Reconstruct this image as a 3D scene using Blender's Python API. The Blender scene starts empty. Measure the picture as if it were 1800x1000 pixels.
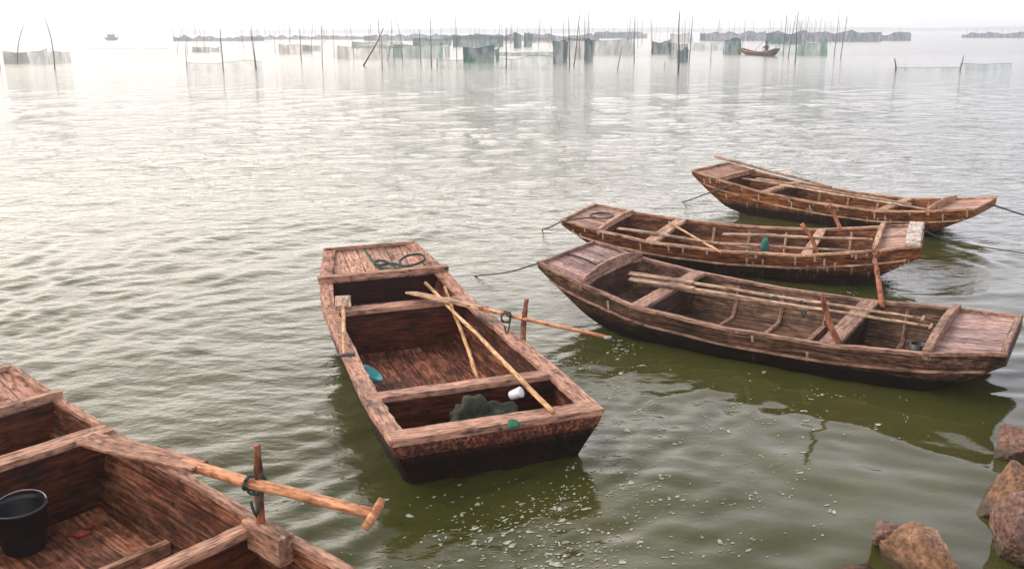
import bpy, bmesh, math, random
import numpy as np
from mathutils import Vector, Matrix, noise as mnoise
R = math.radians
rng = random.Random(7)
sc = bpy.context.scene

# ---------------------------------------------------------------- camera
F, H, PITCH, ROLL = 1620.0, 3.0, math.atan(445/1620.0), 0.0043
cd = bpy.data.cameras.new("camera")
cam = bpy.data.objects.new("camera", cd); sc.collection.objects.link(cam)
cam.location = (0, 0, H)
cd.sensor_width = 36.0; cd.lens = 36.0*F/1800.0
cd.clip_start = 0.05; cd.clip_end = 20000
cam.matrix_world = Matrix.Translation((0, 0, H)) @ Matrix.Rotation(math.pi/2 - PITCH, 4, 'X') @ Matrix.Rotation(-ROLL, 4, 'Z')
sc.camera = cam
sc.view_settings.view_transform = 'Standard'; sc.view_settings.look = 'None'
sc.view_settings.exposure = 0.35; sc.view_settings.gamma = 1.0

# ---------------------------------------------------------------- sky and sun
SUN_EL, SUN_AZ = 50.0, -72.0          # azimuth from +Y (straight ahead), negative to the left
w = bpy.data.worlds.new("World"); sc.world = w; w.use_nodes = True
nt = w.node_tree; nt.nodes.clear()
out = nt.nodes.new('ShaderNodeOutputWorld')
sky = nt.nodes.new('ShaderNodeTexSky'); sky.sky_type = 'NISHITA'; sky.sun_disc = False
sky.sun_elevation = R(SUN_EL); sky.sun_rotation = R(SUN_AZ)
sky.air_density = 1.0; sky.dust_density = 6.0; sky.altitude = 0
hs = nt.nodes.new('ShaderNodeHueSaturation'); hs.inputs['Saturation'].default_value = 0.35
bg1 = nt.nodes.new('ShaderNodeBackground'); bg1.inputs['Strength'].default_value = 0.05
nt.links.new(sky.outputs[0], hs.inputs['Color']); nt.links.new(hs.outputs[0], bg1.inputs['Color'])
tc = nt.nodes.new('ShaderNodeTexCoord'); sx = nt.nodes.new('ShaderNodeSeparateXYZ')
nt.links.new(tc.outputs['Generated'], sx.inputs[0])
mr = nt.nodes.new('ShaderNodeMapRange'); mr.inputs['From Min'].default_value = -0.55; mr.inputs['From Max'].default_value = 0.6
nt.links.new(sx.outputs['X'], mr.inputs['Value'])
cr = nt.nodes.new('ShaderNodeValToRGB')
cr.color_ramp.elements[0].position = 0.0; cr.color_ramp.elements[0].color = (1.0, 0.90, 0.805, 1)
cr.color_ramp.elements[1].position = 1.0; cr.color_ramp.elements[1].color = (0.47, 0.47, 0.56, 1)
e = cr.color_ramp.elements.new(0.55); e.color = (0.83, 0.775, 0.735, 1)
nt.links.new(mr.outputs[0], cr.inputs[0])
bg2 = nt.nodes.new('ShaderNodeBackground')
el_ = nt.nodes.new('ShaderNodeMapRange'); el_.interpolation_type = 'SMOOTHSTEP'; el_.inputs['From Min'].default_value = 0.0; el_.inputs['From Max'].default_value = 0.95
el_.inputs['To Min'].default_value = 2.6; el_.inputs['To Max'].default_value = 0.64     # bright milky horizon, duller overhead
nt.links.new(sx.outputs['Z'], el_.inputs['Value']); nt.links.new(el_.outputs[0], bg2.inputs['Strength'])
nt.links.new(cr.outputs[0], bg2.inputs['Color'])
ad = nt.nodes.new('ShaderNodeAddShader')
nt.links.new(bg1.outputs[0], ad.inputs[0]); nt.links.new(bg2.outputs[0], ad.inputs[1]); nt.links.new(ad.outputs[0], out.inputs['Surface'])
sl = bpy.data.lights.new("sun", 'SUN'); sl.energy = 1.3; sl.angle = R(30); sl.color = (1.0, 0.94, 0.86)
so = bpy.data.objects.new("sun", sl); sc.collection.objects.link(so)
so.rotation_euler = Vector((-math.sin(R(SUN_AZ))*math.cos(R(SUN_EL)), -math.cos(R(SUN_AZ))*math.cos(R(SUN_EL)), -math.sin(R(SUN_EL)))).to_track_quat('-Z', 'Y').to_euler()
sc.cycles.volume_bounces = 1; sc.cycles.max_bounces = 8

# ---------------------------------------------------------------- helpers
CP, SP = math.cos(PITCH), math.sin(PITCH)
def at(px, py, z=0.0):
    """world point at height z seen at a pixel of the 1800x1000 photograph"""
    A = px-900; B = py-500
    a = (A-ROLL*B)/F; b = -(B+ROLL*A)/F
    k = (z-H)/(-SP+b*CP)
    return Vector((a*k, (CP+b*SP)*k, z))

class MB:
    def __init__(s): s.v = []; s.f = []
    def add(s, vs, fs):
        n = len(s.v); s.v += [tuple(p) for p in vs]; s.f += [tuple(i+n for i in f) for f in fs]
    def box(s, c, size, rz=0.0, M=None):
        x, y, z = [q/2 for q in size]
        vs = [Vector((i*x, j*y, k*z)) for i in (-1, 1) for j in (-1, 1) for k in (-1, 1)]
        m = M if M is not None else Matrix.Rotation(rz, 3, 'Z')
        vs = [m @ v + Vector(c) for v in vs]
        s.add(vs, [(0,1,3,2), (4,6,7,5), (0,4,5,1), (2,3,7,6), (0,2,6,4), (1,5,7,3)])
    def tube(s, path, rad, n=8, flat=1.0, up=None):
        path = [Vector(p) for p in path]
        if not hasattr(rad, '__len__'): rad = [rad]*len(path)
        rings = []
        for i, p in enumerate(path):
            t = (path[min(i+1, len(path)-1)]-path[max(i-1, 0)]).normalized()
            u = Vector(up) if up is not None else (Vector((0, 0, 1)) if abs(t.z) < .9 else Vector((1, 0, 0)))
            a = t.cross(u).normalized(); b = a.cross(t).normalized()
            rings.append([p+a*math.cos(2*math.pi*k/n)*rad[i]+b*math.sin(2*math.pi*k/n)*rad[i]*flat for k in range(n)])
        vs = [q for r in rings for q in r]; fs = []
        for i in range(len(rings)-1):
            for k in range(n):
                k2 = (k+1) % n
                fs.append((i*n+k, (i+1)*n+k, (i+1)*n+k2, i*n+k2))
        fs.append(tuple(range(n))); fs.append(tuple(reversed(range((len(rings)-1)*n, len(rings)*n))))
        s.add(vs, fs)
    def plank(s, path, widths, thick, side):
        """flat board following a path; side = vectors across it"""
        path = [Vector(p) for p in path]; vs = []; fs = []
        for i, p in enumerate(path):
            t = (path[min(i+1, len(path)-1)]-path[max(i-1, 0)]).normalized()
            a = Vector(side[i] if isinstance(side, list) else side).normalized()
            nrm = t.cross(a).normalized()
            wd = widths[i] if hasattr(widths, '__len__') else widths
            th = thick[i] if hasattr(thick, '__len__') else thick
            for (x, y) in ((-1, -1), (1, -1), (1, 1), (-1, 1)):
                vs.append(p+a*x*wd/2+nrm*y*th/2)
        for i in range(len(path)-1):
            for k in range(4):
                k2 = (k+1) % 4; fs.append((i*4+k, i*4+k2, (i+1)*4+k2, (i+1)*4+k))
        fs.append((3, 2, 1, 0)); n = (len(path)-1)*4; fs.append((n, n+1, n+2, n+3))
        s.add(vs, fs)
    def build(s, name, mat, parent=None, origin=None, smooth=False, bevel=0.0, recalc=True):
        o3 = Vector(origin) if origin is not None else Vector((0, 0, 0))
        me = bpy.data.meshes.new(name)
        me.from_pydata([tuple(Vector(p)-o3) for p in s.v], [], s.f); me.update()
        if recalc:
            bm = bmesh.new(); bm.from_mesh(me); bmesh.ops.recalc_face_normals(bm, faces=bm.faces)
            if bevel: bmesh.ops.bevel(bm, geom=[e for e in bm.edges if len(e.link_faces) == 2 and e.calc_face_angle(0) > .6], offset=bevel, segments=2, affect='EDGES', clamp_overlap=True)
            bm.to_mesh(me); bm.free()
        if smooth:
            for p in me.polygons: p.use_smooth = True
        me.materials.append(mat)
        o = bpy.data.objects.new(name, me); sc.collection.objects.link(o)
        if parent is not None:
            o.parent = parent
        if origin is not None: o.location = o3
        return o

def empty(name, loc, rz=0.0):
    o = bpy.data.objects.new(name, None); sc.collection.objects.link(o)
    o.location = loc; o.rotation_euler = (0, 0, rz); o.empty_display_size = .2
    return o
def tag(o, label=None, cat=None, group=None, kind=None):
    if label: o['label'] = label
    if cat: o['category'] = cat
    if group: o['group'] = group
    if kind: o['kind'] = kind
    return o

# ---------------------------------------------------------------- materials
def newmat(name):
    m = bpy.data.materials.new(name); m.use_nodes = True
    return m, m.node_tree, m.node_tree.nodes['Principled BSDF']
def N(nt, t, **kw):
    n = nt.nodes.new(t)
    for k, v in kw.items():
        if k in n.inputs.keys() if hasattr(n.inputs, 'keys') else False: n.inputs[k].default_value = v
        else: setattr(n, k, v)
    return n
def ramp(nt, stops):
    r = nt.nodes.new('ShaderNodeValToRGB'); el = r.color_ramp.elements
    while len(el) < len(stops): el.new(0.5)
    for e_, (p, c) in zip(el, stops):
        e_.position = p; e_.color = (c[0], c[1], c[2], 1) if hasattr(c, '__len__') else (c, c, c, 1)
    return r
def mixc(nt, a, b, fac, mode='MIX'):
    m = nt.nodes.new('ShaderNodeMix'); m.data_type = 'RGBA'; m.blend_type = mode
    for i, v in ((6, a), (7, b), (0, fac)):
        if hasattr(v, 'is_output'): nt.links.new(v, m.inputs[i])
        else: m.inputs[i].default_value = (v[0], v[1], v[2], 1) if hasattr(v, '__len__') else v
    return m.outputs[2]
def wood(name, dark, mid, pale, axis='x', wear=0.5, plank=0.0, wet=None, flecks=0.0, seed=0.0, rough=0.62):
    """weathered timber: streaked grain along an axis, worn pale blotches, plank seams, dark tide-stained foot, pale caulk flecks"""
    m, nt, bs = newmat(name); L = nt.links.new
    tc = nt.nodes.new('ShaderNodeTexCoord')
    mp = nt.nodes.new('ShaderNodeMapping'); L(tc.outputs['Object'], mp.inputs[0]); mp.inputs['Location'].default_value = (seed, seed*1.7, seed*.3)
    g = {'x': (3.0, 36, 36), 'y': (36, 3.0, 36), 'z': (36, 36, 3.0)}[axis]
    mg = nt.nodes.new('ShaderNodeMapping'); L(mp.outputs[0], mg.inputs[0]); mg.inputs['Scale'].default_value = g
    n1 = N(nt, 'ShaderNodeTexNoise'); n1.inputs['Scale'].default_value = 1.0; n1.inputs['Detail'].default_value = 8; n1.inputs['Roughness'].default_value = .72
    L(mg.outputs[0], n1.inputs['Vector'])
    n2 = N(nt, 'ShaderNodeTexNoise'); n2.inputs['Scale'].default_value = 7.0; n2.inputs['Detail'].default_value = 7; n2.inputs['Roughness'].default_value = .7
    L(mp.outputs[0], n2.inputs['Vector'])
    n3 = N(nt, 'ShaderNodeTexNoise'); n3.inputs['Scale'].default_value = 55.0; n3.inputs['Detail'].default_value = 4
    ms = nt.nodes.new('ShaderNodeMapping'); L(mp.outputs[0], ms.inputs[0]); ms.inputs['Scale'].default_value = {'x': (.22, 1, 1), 'y': (1, .22, 1), 'z': (1, 1, .22)}[axis]
    L(ms.outputs[0], n3.inputs['Vector'])
    r1 = ramp(nt, [(.38, dark), (.50, mid), (.66, pale)]); L(n1.outputs['Fac'], r1.inputs[0])
    r2 = ramp(nt, [(.56-.22*wear, 0), (.70-.14*wear, 1)]); L(n2.outputs['Fac'], r2.inputs[0])
    wr = mixc(nt, mid, pale, n1.outputs['Fac'])
    wm = nt.nodes.new('ShaderNodeMath'); wm.operation = 'MULTIPLY'; L(r2.outputs[0], wm.inputs[0]); wm.inputs[1].default_value = .35+.5*wear
    c = mixc(nt, r1.outputs[0], wr, wm.outputs[0])
    r3 = ramp(nt, [(.32, .38), (.47, .95), (.68, 1.35)]); L(n3.outputs['Fac'], r3.inputs[0])
    c = mixc(nt, c, r3.outputs[0], 1.0, 'MULTIPLY')
    r4 = ramp(nt, [(.34, .28), (.50, 1.0)]); n4 = N(nt, 'ShaderNodeTexNoise'); n4.inputs['Scale'].default_value = 2.6; n4.inputs['Detail'].default_value = 6; n4.inputs['Roughness'].default_value = .65
    L(mp.outputs[0], n4.inputs['Vector']); L(n4.outputs['Fac'], r4.inputs[0])
    c = mixc(nt, c, r4.outputs[0], .8, 'MULTIPLY')
    n5 = N(nt, 'ShaderNodeTexNoise'); n5.inputs['Scale'].default_value = 1.0; n5.inputs['Detail'].default_value = 5; n5.inputs['Roughness'].default_value = .6
    m5 = nt.nodes.new('ShaderNodeMapping'); L(mp.outputs[0], m5.inputs[0]); m5.inputs['Scale'].default_value = {'x': (4.0, 13, 13) if name.startswith('hull') else (2.2, 7, 7), 'y': (7, 2.2, 7), 'z': (7, 7, 2.2)}[axis]; L(m5.outputs[0], n5.inputs['Vector'])
    r5 = ramp(nt, [(.58, 0), (.72, .55)]); L(n5.outputs['Fac'], r5.inputs[0]); c = mixc(nt, c, [min(.8, q*1.12) for q in pale] if not name.startswith('hull') else [pale[0]*1.1, pale[1]*1.06, pale[2]*.98], r5.outputs[0])
    r6 = ramp(nt, [(.30, .35), (.42, 1.0)]); L(n5.outputs['Fac'], r6.inputs[0]); c = mixc(nt, c, r6.outputs[0], .9, 'MULTIPLY')
    sep = nt.nodes.new('ShaderNodeSeparateXYZ'); L(tc.outputs['Object'], sep.inputs[0])
    hgt = n1.outputs['Fac']
    if plank:
        ax = {'x': 'Y', 'y': 'X', 'z': 'Y'}[axis] if not name.startswith('hull') else 'Z'
        a1 = nt.nodes.new('ShaderNodeMath'); a1.operation = 'MULTIPLY'; L(sep.outputs[ax], a1.inputs[0]); a1.inputs[1].default_value = 1/plank
        a2 = nt.nodes.new('ShaderNodeMath'); a2.operation = 'FRACT'; L(a1.outputs[0], a2.inputs[0])
        rp = ramp(nt, [(.0, .12), (.07, 1.0), (.93, 1.0), (1.0, .12)]); L(a2.outputs[0], rp.inputs[0])
        a3 = nt.nodes.new('ShaderNodeMath'); a3.operation = 'FLOOR'; L(a1.outputs[0], a3.inputs[0])
        a4 = nt.nodes.new('ShaderNodeMath'); a4.operation = 'MULTIPLY_ADD'; L(sep.outputs['X' if ax != 'X' else 'Y'], a4.inputs[0]); a4.inputs[1].default_value = .45; L(a3.outputs[0], a4.inputs[2])
        a5 = nt.nodes.new('ShaderNodeMath'); a5.operation = 'FLOOR'; L(a4.outputs[0], a5.inputs[0])
        cx = nt.nodes.new('ShaderNodeCombineXYZ'); L(a3.outputs[0], cx.inputs[0]); L(a5.outputs[0], cx.inputs[1]); cx.inputs[2].default_value = seed
        wn = nt.nodes.new('ShaderNodeTexWhiteNoise'); wn.noise_dimensions = '3D'; L(cx.outputs[0], wn.inputs['Vector'])
        rw = ramp(nt, [(0, (.55, .50, .48)), (.5, (1.0, 1.0, 1.0)), (1, (1.35, 1.30, 1.22))]); L(wn.outputs['Value'], rw.inputs[0])
        c = mixc(nt, c, rw.outputs[0], .8, 'MULTIPLY')
        c = mixc(nt, c, rp.outputs[0], .85, 'MULTIPLY')
        hm = nt.nodes.new('ShaderNodeMath'); hm.operation = 'MULTIPLY'; L(n1.outputs['Fac'], hm.inputs[0]); L(rp.outputs[0], hm.inputs[1]); hgt = hm.outputs[0]
    if not name.startswith('hull'):
        vn = nt.nodes.new('ShaderNodeTexVoronoi'); vn.inputs['Scale'].default_value = 8.5; L(mp.outputs[0], vn.inputs['Vector'])
        rn = ramp(nt, [(.05, .12), (.13, .75), (.24, 1.0)]); L(vn.outputs['Distance'], rn.inputs[0])
        c = mixc(nt, c, rn.outputs[0], .9, 'MULTIPLY')
    if flecks:
        mv = nt.nodes.new('ShaderNodeMapping'); L(tc.outputs['Object'], mv.inputs[0]); mv.inputs['Scale'].default_value = (26, .5, 5.5)
        mv.inputs['Location'].default_value = (seed*3, 0, seed)
        vo = nt.nodes.new('ShaderNodeTexVoronoi'); vo.distance = 'CHEBYCHEV'; vo.inputs['Scale'].default_value = 1.0; L(mv.outputs[0], vo.inputs['Vector'])
        va = nt.nodes.new('ShaderNodeMath'); va.operation = 'LESS_THAN'; L(vo.outputs['Distance'], va.inputs[0]); va.inputs[1].default_value = .30
        sc2 = nt.nodes.new('ShaderNodeSeparateXYZ'); L(vo.outputs['Color'], sc2.inputs[0])
        vb = nt.nodes.new('ShaderNodeMath'); vb.operation = 'LESS_THAN'; L(sc2.outputs[0], vb.inputs[0]); vb.inputs[1].default_value = flecks
        vc = nt.nodes.new('ShaderNodeMath'); vc.operation = 'MULTIPLY'; L(va.outputs[0], vc.inputs[0]); L(vb.outputs[0], vc.inputs[1])
        vd = nt.nodes.new('ShaderNodeMath'); vd.operation = 'MULTIPLY'; L(vc.outputs[0], vd.inputs[0]); L(n2.outputs['Fac'], vd.inputs[1])
        c = mixc(nt, c, (.62, .52, .42), vd.outputs[0])
    rg = nt.nodes.new('ShaderNodeMapRange'); L(n2.outputs['Fac'], rg.inputs['Value']); rg.inputs['To Min'].default_value = rough-.15; rg.inputs['To Max'].default_value = rough+.2
    if wet is not None:
        nz = nt.nodes.new('ShaderNodeMath'); nz.operation = 'MULTIPLY_ADD'; L(n2.outputs['Fac'], nz.inputs[0]); nz.inputs[1].default_value = -.22; L(sep.outputs['Z'], nz.inputs[2])
        wt = nt.nodes.new('ShaderNodeMapRange'); L(nz.outputs[0], wt.inputs['Value'])
        wt.inputs['From Min'].default_value = wet-.14; wt.inputs['From Max'].default_value = wet-.02; wt.inputs['To Min'].default_value = 1; wt.inputs['To Max'].default_value = 0
        c = mixc(nt, c, (.085, .07, .05), wt.outputs[0], 'MULTIPLY')
    bs.inputs['Specular IOR Level'].default_value = .22
    L(c, bs.inputs['Base Color']); L(rg.outputs[0], bs.inputs['Roughness'])
    bp = nt.nodes.new('ShaderNodeBump'); bp.inputs['Strength'].default_value = .7; bp.inputs['Distance'].default_value = .006
    L(hgt, bp.inputs['Height']); L(bp.outputs[0], bs.inputs['Normal'])
    return m
def plain(name, col, rough=.6, var=.4, scale=20.0, bump=.3, metal=0.0):
    m, nt, bs = newmat(name); L = nt.links.new
    tc = nt.nodes.new('ShaderNodeTexCoord')
    n = N(nt, 'ShaderNodeTexNoise'); n.inputs['Scale'].default_value = scale; n.inputs['Detail'].default_value = 6; L(tc.outputs['Object'], n.inputs['Vector'])
    r = ramp(nt, [(.3, [q*(1-var) for q in col]), (.7, [min(1, q*(1+var)) for q in col])]); L(n.outputs['Fac'], r.inputs[0])
    L(r.outputs[0], bs.inputs['Base Color']); bs.inputs['Roughness'].default_value = rough; bs.inputs['Metallic'].default_value = metal
    bp = nt.nodes.new('ShaderNodeBump'); bp.inputs['Strength'].default_value = bump; bp.inputs['Distance'].default_value = .01
    L(n.outputs['Fac'], bp.inputs['Height']); L(bp.outputs[0], bs.inputs['Normal'])
    return m

# ---------------------------------------------------------------- water
wr_ = random.Random(11)
WAVES = []
for i in range(110):
    lam = 0.20*(2.6/0.20)**(i/109.0)
    ang = R(-50) + wr_.gauss(0, R(40))            # travel direction: towards the shore, a little to the right
    k = 2*math.pi/lam
    slope = 0.019 if lam < .5 else (0.0130 if lam < .9 else 0.006)
    WAVES.append((k*math.cos(ang), k*math.sin(ang), slope/k, wr_.uniform(0, 6.283), lam))
def lee(x, y):
    """1 in the open, falling to a calmer surface in the lee of the boats near the rocks"""
    d = np.clip((x*0.8 - y*0.25 + 2.2)/2.6, 0, 1)
    near = np.clip((15.0-y)/4.0, 0, 1)
    return 1-0.28*d*near
def hfield(x, y, spacing=0.03):
    h = np.zeros_like(x)
    # slow wandering of crest phase so the sum never reads as straight bars
    px = 0.35*np.sin(x*.9+1.3*np.sin(y*.5)) + 0.2*np.sin(y*1.7+x*.6); py = 0.35*np.sin(y*.8+1.1*np.sin(x*.7+2)) 
    for kx, ky, a, ph, lam in WAVES:
        f = np.clip(lam/(np.maximum(spacing, .01)*3.0)-1.0, 0, 1)
        h += a*f*np.sin(kx*(x+px)+ky*(y+py)+ph)
    gain = 0.75+0.5*np.sin(x*.45+2.0*np.sin(y*.23))*np.sin(y*.31+1)
    return h*gain*lee(x, y)
def build_water():
    ys = [1.2]
    while ys[-1] < 62: ys.append(ys[-1]+max(.024, .0028*(ys[-1])**1.25))
    ny = len(ys)
    yrow = np.array([-3000, -300, -40, -8, -2] + ys + [70, 85, 110, 160, 260, 500, 1000, 2500, 9000.0])
    nu = 620
    u = np.concatenate([[-900, -60, -8, -2.2, -1.25], np.linspace(-1, 1, nu), [1.25, 2.2, 8, 60, 900]])
    half = np.where(yrow > 0, 0.68*np.abs(yrow)+1.2, 3.0); half = np.minimum(half, 60)
    X = u[None, :]*half[:, None]; Y = np.repeat(yrow[:, None], len(u), 1)
    dy = np.gradient(yrow); sp = np.maximum(dy[:, None], (2*half/nu)[:, None])*np.ones_like(X)
    Z = hfield(X, Y, sp)
    edge = np.clip((1.0-np.abs(u[None, :]))*8, 0, 1)*np.clip((Y-1.2)*2, 0, 1)*np.clip((60-Y)/15, 0, 1)
    Z = Z*edge
    for b in BOATS:                      # the water stops at the planking: nothing of it stands inside a hull
        c, s_ = math.cos(b.yaw), math.sin(b.yaw); o_ = b.root.location
        lx = (X-o_.x)*c+(Y-o_.y)*s_; ly = -(X-o_.x)*s_+(Y-o_.y)*c
        xs = np.linspace(0, b.L, 90); hw = []
        for x in xs:
            p = b.sec(x); zs = [q[1] for q in p][::-1]; yv = [q[0] for q in p][::-1]
            hw.append(float(np.interp(.0, zs[1:], yv[1:]))-.022 if p[3][1] < -.03 else -1)
        hwv = np.interp(lx, xs, hw, left=-1, right=-1)
        Z = np.where(np.abs(ly) < hwv, -.5, Z)
    nyy, nxx = X.shape
    V = np.stack([X, Y, Z], -1).reshape(-1, 3)
    i = np.arange(nyy-1)[:, None]*nxx + np.arange(nxx-1)[None, :]
    Fc = np.stack([i, i+1, i+nxx+1, i+nxx], -1).reshape(-1, 4)
    me = bpy.data.meshes.new('lake_water')
    me.vertices.add(len(V)); me.vertices.foreach_set('co', V.ravel())
    me.loops.add(Fc.size); me.loops.foreach_set('vertex_index', Fc.ravel())
    me.polygons.add(len(Fc)); me.polygons.foreach_set('loop_start', np.arange(len(Fc))*4)
    try: me.polygons.foreach_set('loop_total', np.full(len(Fc), 4))
    except Exception: pass
    me.polygons.foreach_set('use_smooth', np.ones(len(Fc), dtype=bool))
    me.update(calc_edges=True); me.validate()
    o = bpy.data.objects.new('lake_water', me); sc.collection.objects.link(o)
    m, nt, bs = newmat('lake water'); L = nt.links.new
    tc = nt.nodes.new('ShaderNodeTexCoord')
    nC = N(nt, 'ShaderNodeTexNoise'); nC.inputs['Scale'].default_value = .55; nC.inputs['Detail'].default_value = 5
    L(tc.outputs['Object'], nC.inputs['Vector'])
    rc = ramp(nt, [(.3, (.029, .032, .007)), (.7, (.047, .048, .012))]); L(nC.outputs['Fac'], rc.inputs[0])
    L(rc.outputs[0], bs.inputs['Base Color'])
    bs.inputs['IOR'].default_value = 1.36
    sq = nt.nodes.new('ShaderNodeSeparateXYZ'); L(tc.outputs['Object'], sq.inputs[0])
    rr_ = nt.nodes.new('ShaderNodeMapRange'); L(sq.outputs['Y'], rr_.inputs['Value']); rr_.inputs['From Min'].default_value = 34; rr_.inputs['From Max'].default_value = 120; rr_.inputs['To Min'].default_value = .02; rr_.inputs['To Max'].default_value = .21
    L(rr_.outputs[0], bs.inputs['Roughness'])
    # fine wind ripples, drawn out along the crests, quieter in the lee by the rocks
    mp = nt.nodes.new('ShaderNodeMapping'); L(tc.outputs['Object'], mp.inputs[0])
    mp.inputs['Rotation'].default_value = (0, 0, R(-43)); mp.inputs['Scale'].default_value = (.75, 1.25, 1)
    n1 = N(nt, 'ShaderNodeTexNoise'); n1.inputs['Scale'].default_value = 4.2; n1.inputs['Detail'].default_value = 5; n1.inputs['Roughness'].default_value = .55
    L(mp.outputs[0], n1.inputs['Vector'])
    n2 = N(nt, 'ShaderNodeTexNoise'); n2.inputs['Scale'].default_value = 1.0; n2.inputs['Detail'].default_value = 4; n2.inputs['Roughness'].default_value = .6
    L(mp.outputs[0], n2.inputs['Vector'])
    sp_ = nt.nodes.new('ShaderNodeSeparateXYZ'); L(tc.outputs['Object'], sp_.inputs[0])
    a = nt.nodes.new('ShaderNodeMath'); a.operation = 'MULTIPLY_ADD'; L(sp_.outputs['Y'], a.inputs[0]); a.inputs[1].default_value = -.3; L(sp_.outputs['X'], a.inputs[2])
    cm = nt.nodes.new('ShaderNodeMapRange'); L(a.outputs[0], cm.inputs['Value']); cm.inputs['From Min'].default_value = -4; cm.inputs['From Max'].default_value = 0.2; cm.inputs['To Min'].default_value = 1; cm.inputs['To Max'].default_value = .14
    fa = nt.nodes.new('ShaderNodeMapRange'); L(sp_.outputs['Y'], fa.inputs['Value']); fa.inputs['From Min'].default_value = 8; fa.inputs['From Max'].default_value = 16; fa.inputs['To Min'].default_value = 0; fa.inputs['To Max'].default_value = 1
    mx = nt.nodes.new('ShaderNodeMath'); mx.operation = 'MAXIMUM'; L(cm.outputs[0], mx.inputs[0]); L(fa.outputs[0], mx.inputs[1])
    b1 = nt.nodes.new('ShaderNodeBump'); b1.inputs['Distance'].default_value = .05
    s1 = nt.nodes.new('ShaderNodeMath'); s1.operation = 'MULTIPLY'; L(mx.outputs[0], s1.inputs[0]); s1.inputs[1].default_value = .55
    L(s1.outputs[0], b1.inputs['Strength']); L(n1.outputs['Fac'], b1.inputs['Height'])
    b2 = nt.nodes.new('ShaderNodeBump'); b2.inputs['Distance'].default_value = .35
    f2 = nt.nodes.new('ShaderNodeMapRange'); L(sp_.outputs['Y'], f2.inputs['Value']); f2.inputs['From Min'].default_value = 9; f2.inputs['From Max'].default_value = 30; f2.inputs['To Min'].default_value = 0; f2.inputs['To Max'].default_value = .75
    L(f2.outputs[0], b2.inputs['Strength']); L(n2.outputs['Fac'], b2.inputs['Height']); L(b1.outputs[0], b2.inputs['Normal'])
    n3 = N(nt, 'ShaderNodeTexNoise'); n3.inputs['Scale'].default_value = 2.4; n3.inputs['Detail'].default_value = 5; n3.inputs['Roughness'].default_value = .65
    L(mp.outputs[0], n3.inputs['Vector']); b3 = nt.nodes.new('ShaderNodeBump'); b3.inputs['Distance'].default_value = .14
    f3 = nt.nodes.new('ShaderNodeMapRange'); L(sp_.outputs['Y'], f3.inputs['Value']); f3.inputs['From Min'].default_value = 9; f3.inputs['From Max'].default_value = 22; f3.inputs['To Min'].default_value = 0; f3.inputs['To Max'].default_value = .5
    L(f3.outputs[0], b3.inputs['Strength']); L(n3.outputs['Fac'], b3.inputs['Height']); L(b2.outputs[0], b3.inputs['Normal'])
    L(b3.outputs[0], bs.inputs['Normal'])
    me.materials.append(m)
    tag(o, 'green brown lake water ruffled by small wind waves', kind='structure')
    return o
def hz(x, y): return float(hfield(np.array([x]), np.array([y]), np.array([.03]))[0])

# distant low shore
def shore():
    mb = MB(); n = 160; vs = []; fs = []
    for i in range(n+1):
        t = i/n; x = -2400+4800*t; y = 1500+120*math.sin(t*7)+60*math.sin(t*23)
        h = 6+3.5*mnoise.noise(Vector((t*18, 0, 3)))+2*mnoise.noise(Vector((t*90, 2, 0)))
        vs += [(x, y, -1), (x, y+30, h), (x, y+200, h*1.1), (x, y+300, -1)]
    for i in range(n):
        for k in range(3): fs.append((i*4+k, (i+1)*4+k, (i+1)*4+k+1, i*4+k+1))
    mb.add(vs, fs)
    tag(mb.build('far_shore', plain('far shore', (.10, .11, .08), .9, .4, .02, 0)), 'low flat far shore fading into haze', kind='structure')
shore()

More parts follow.
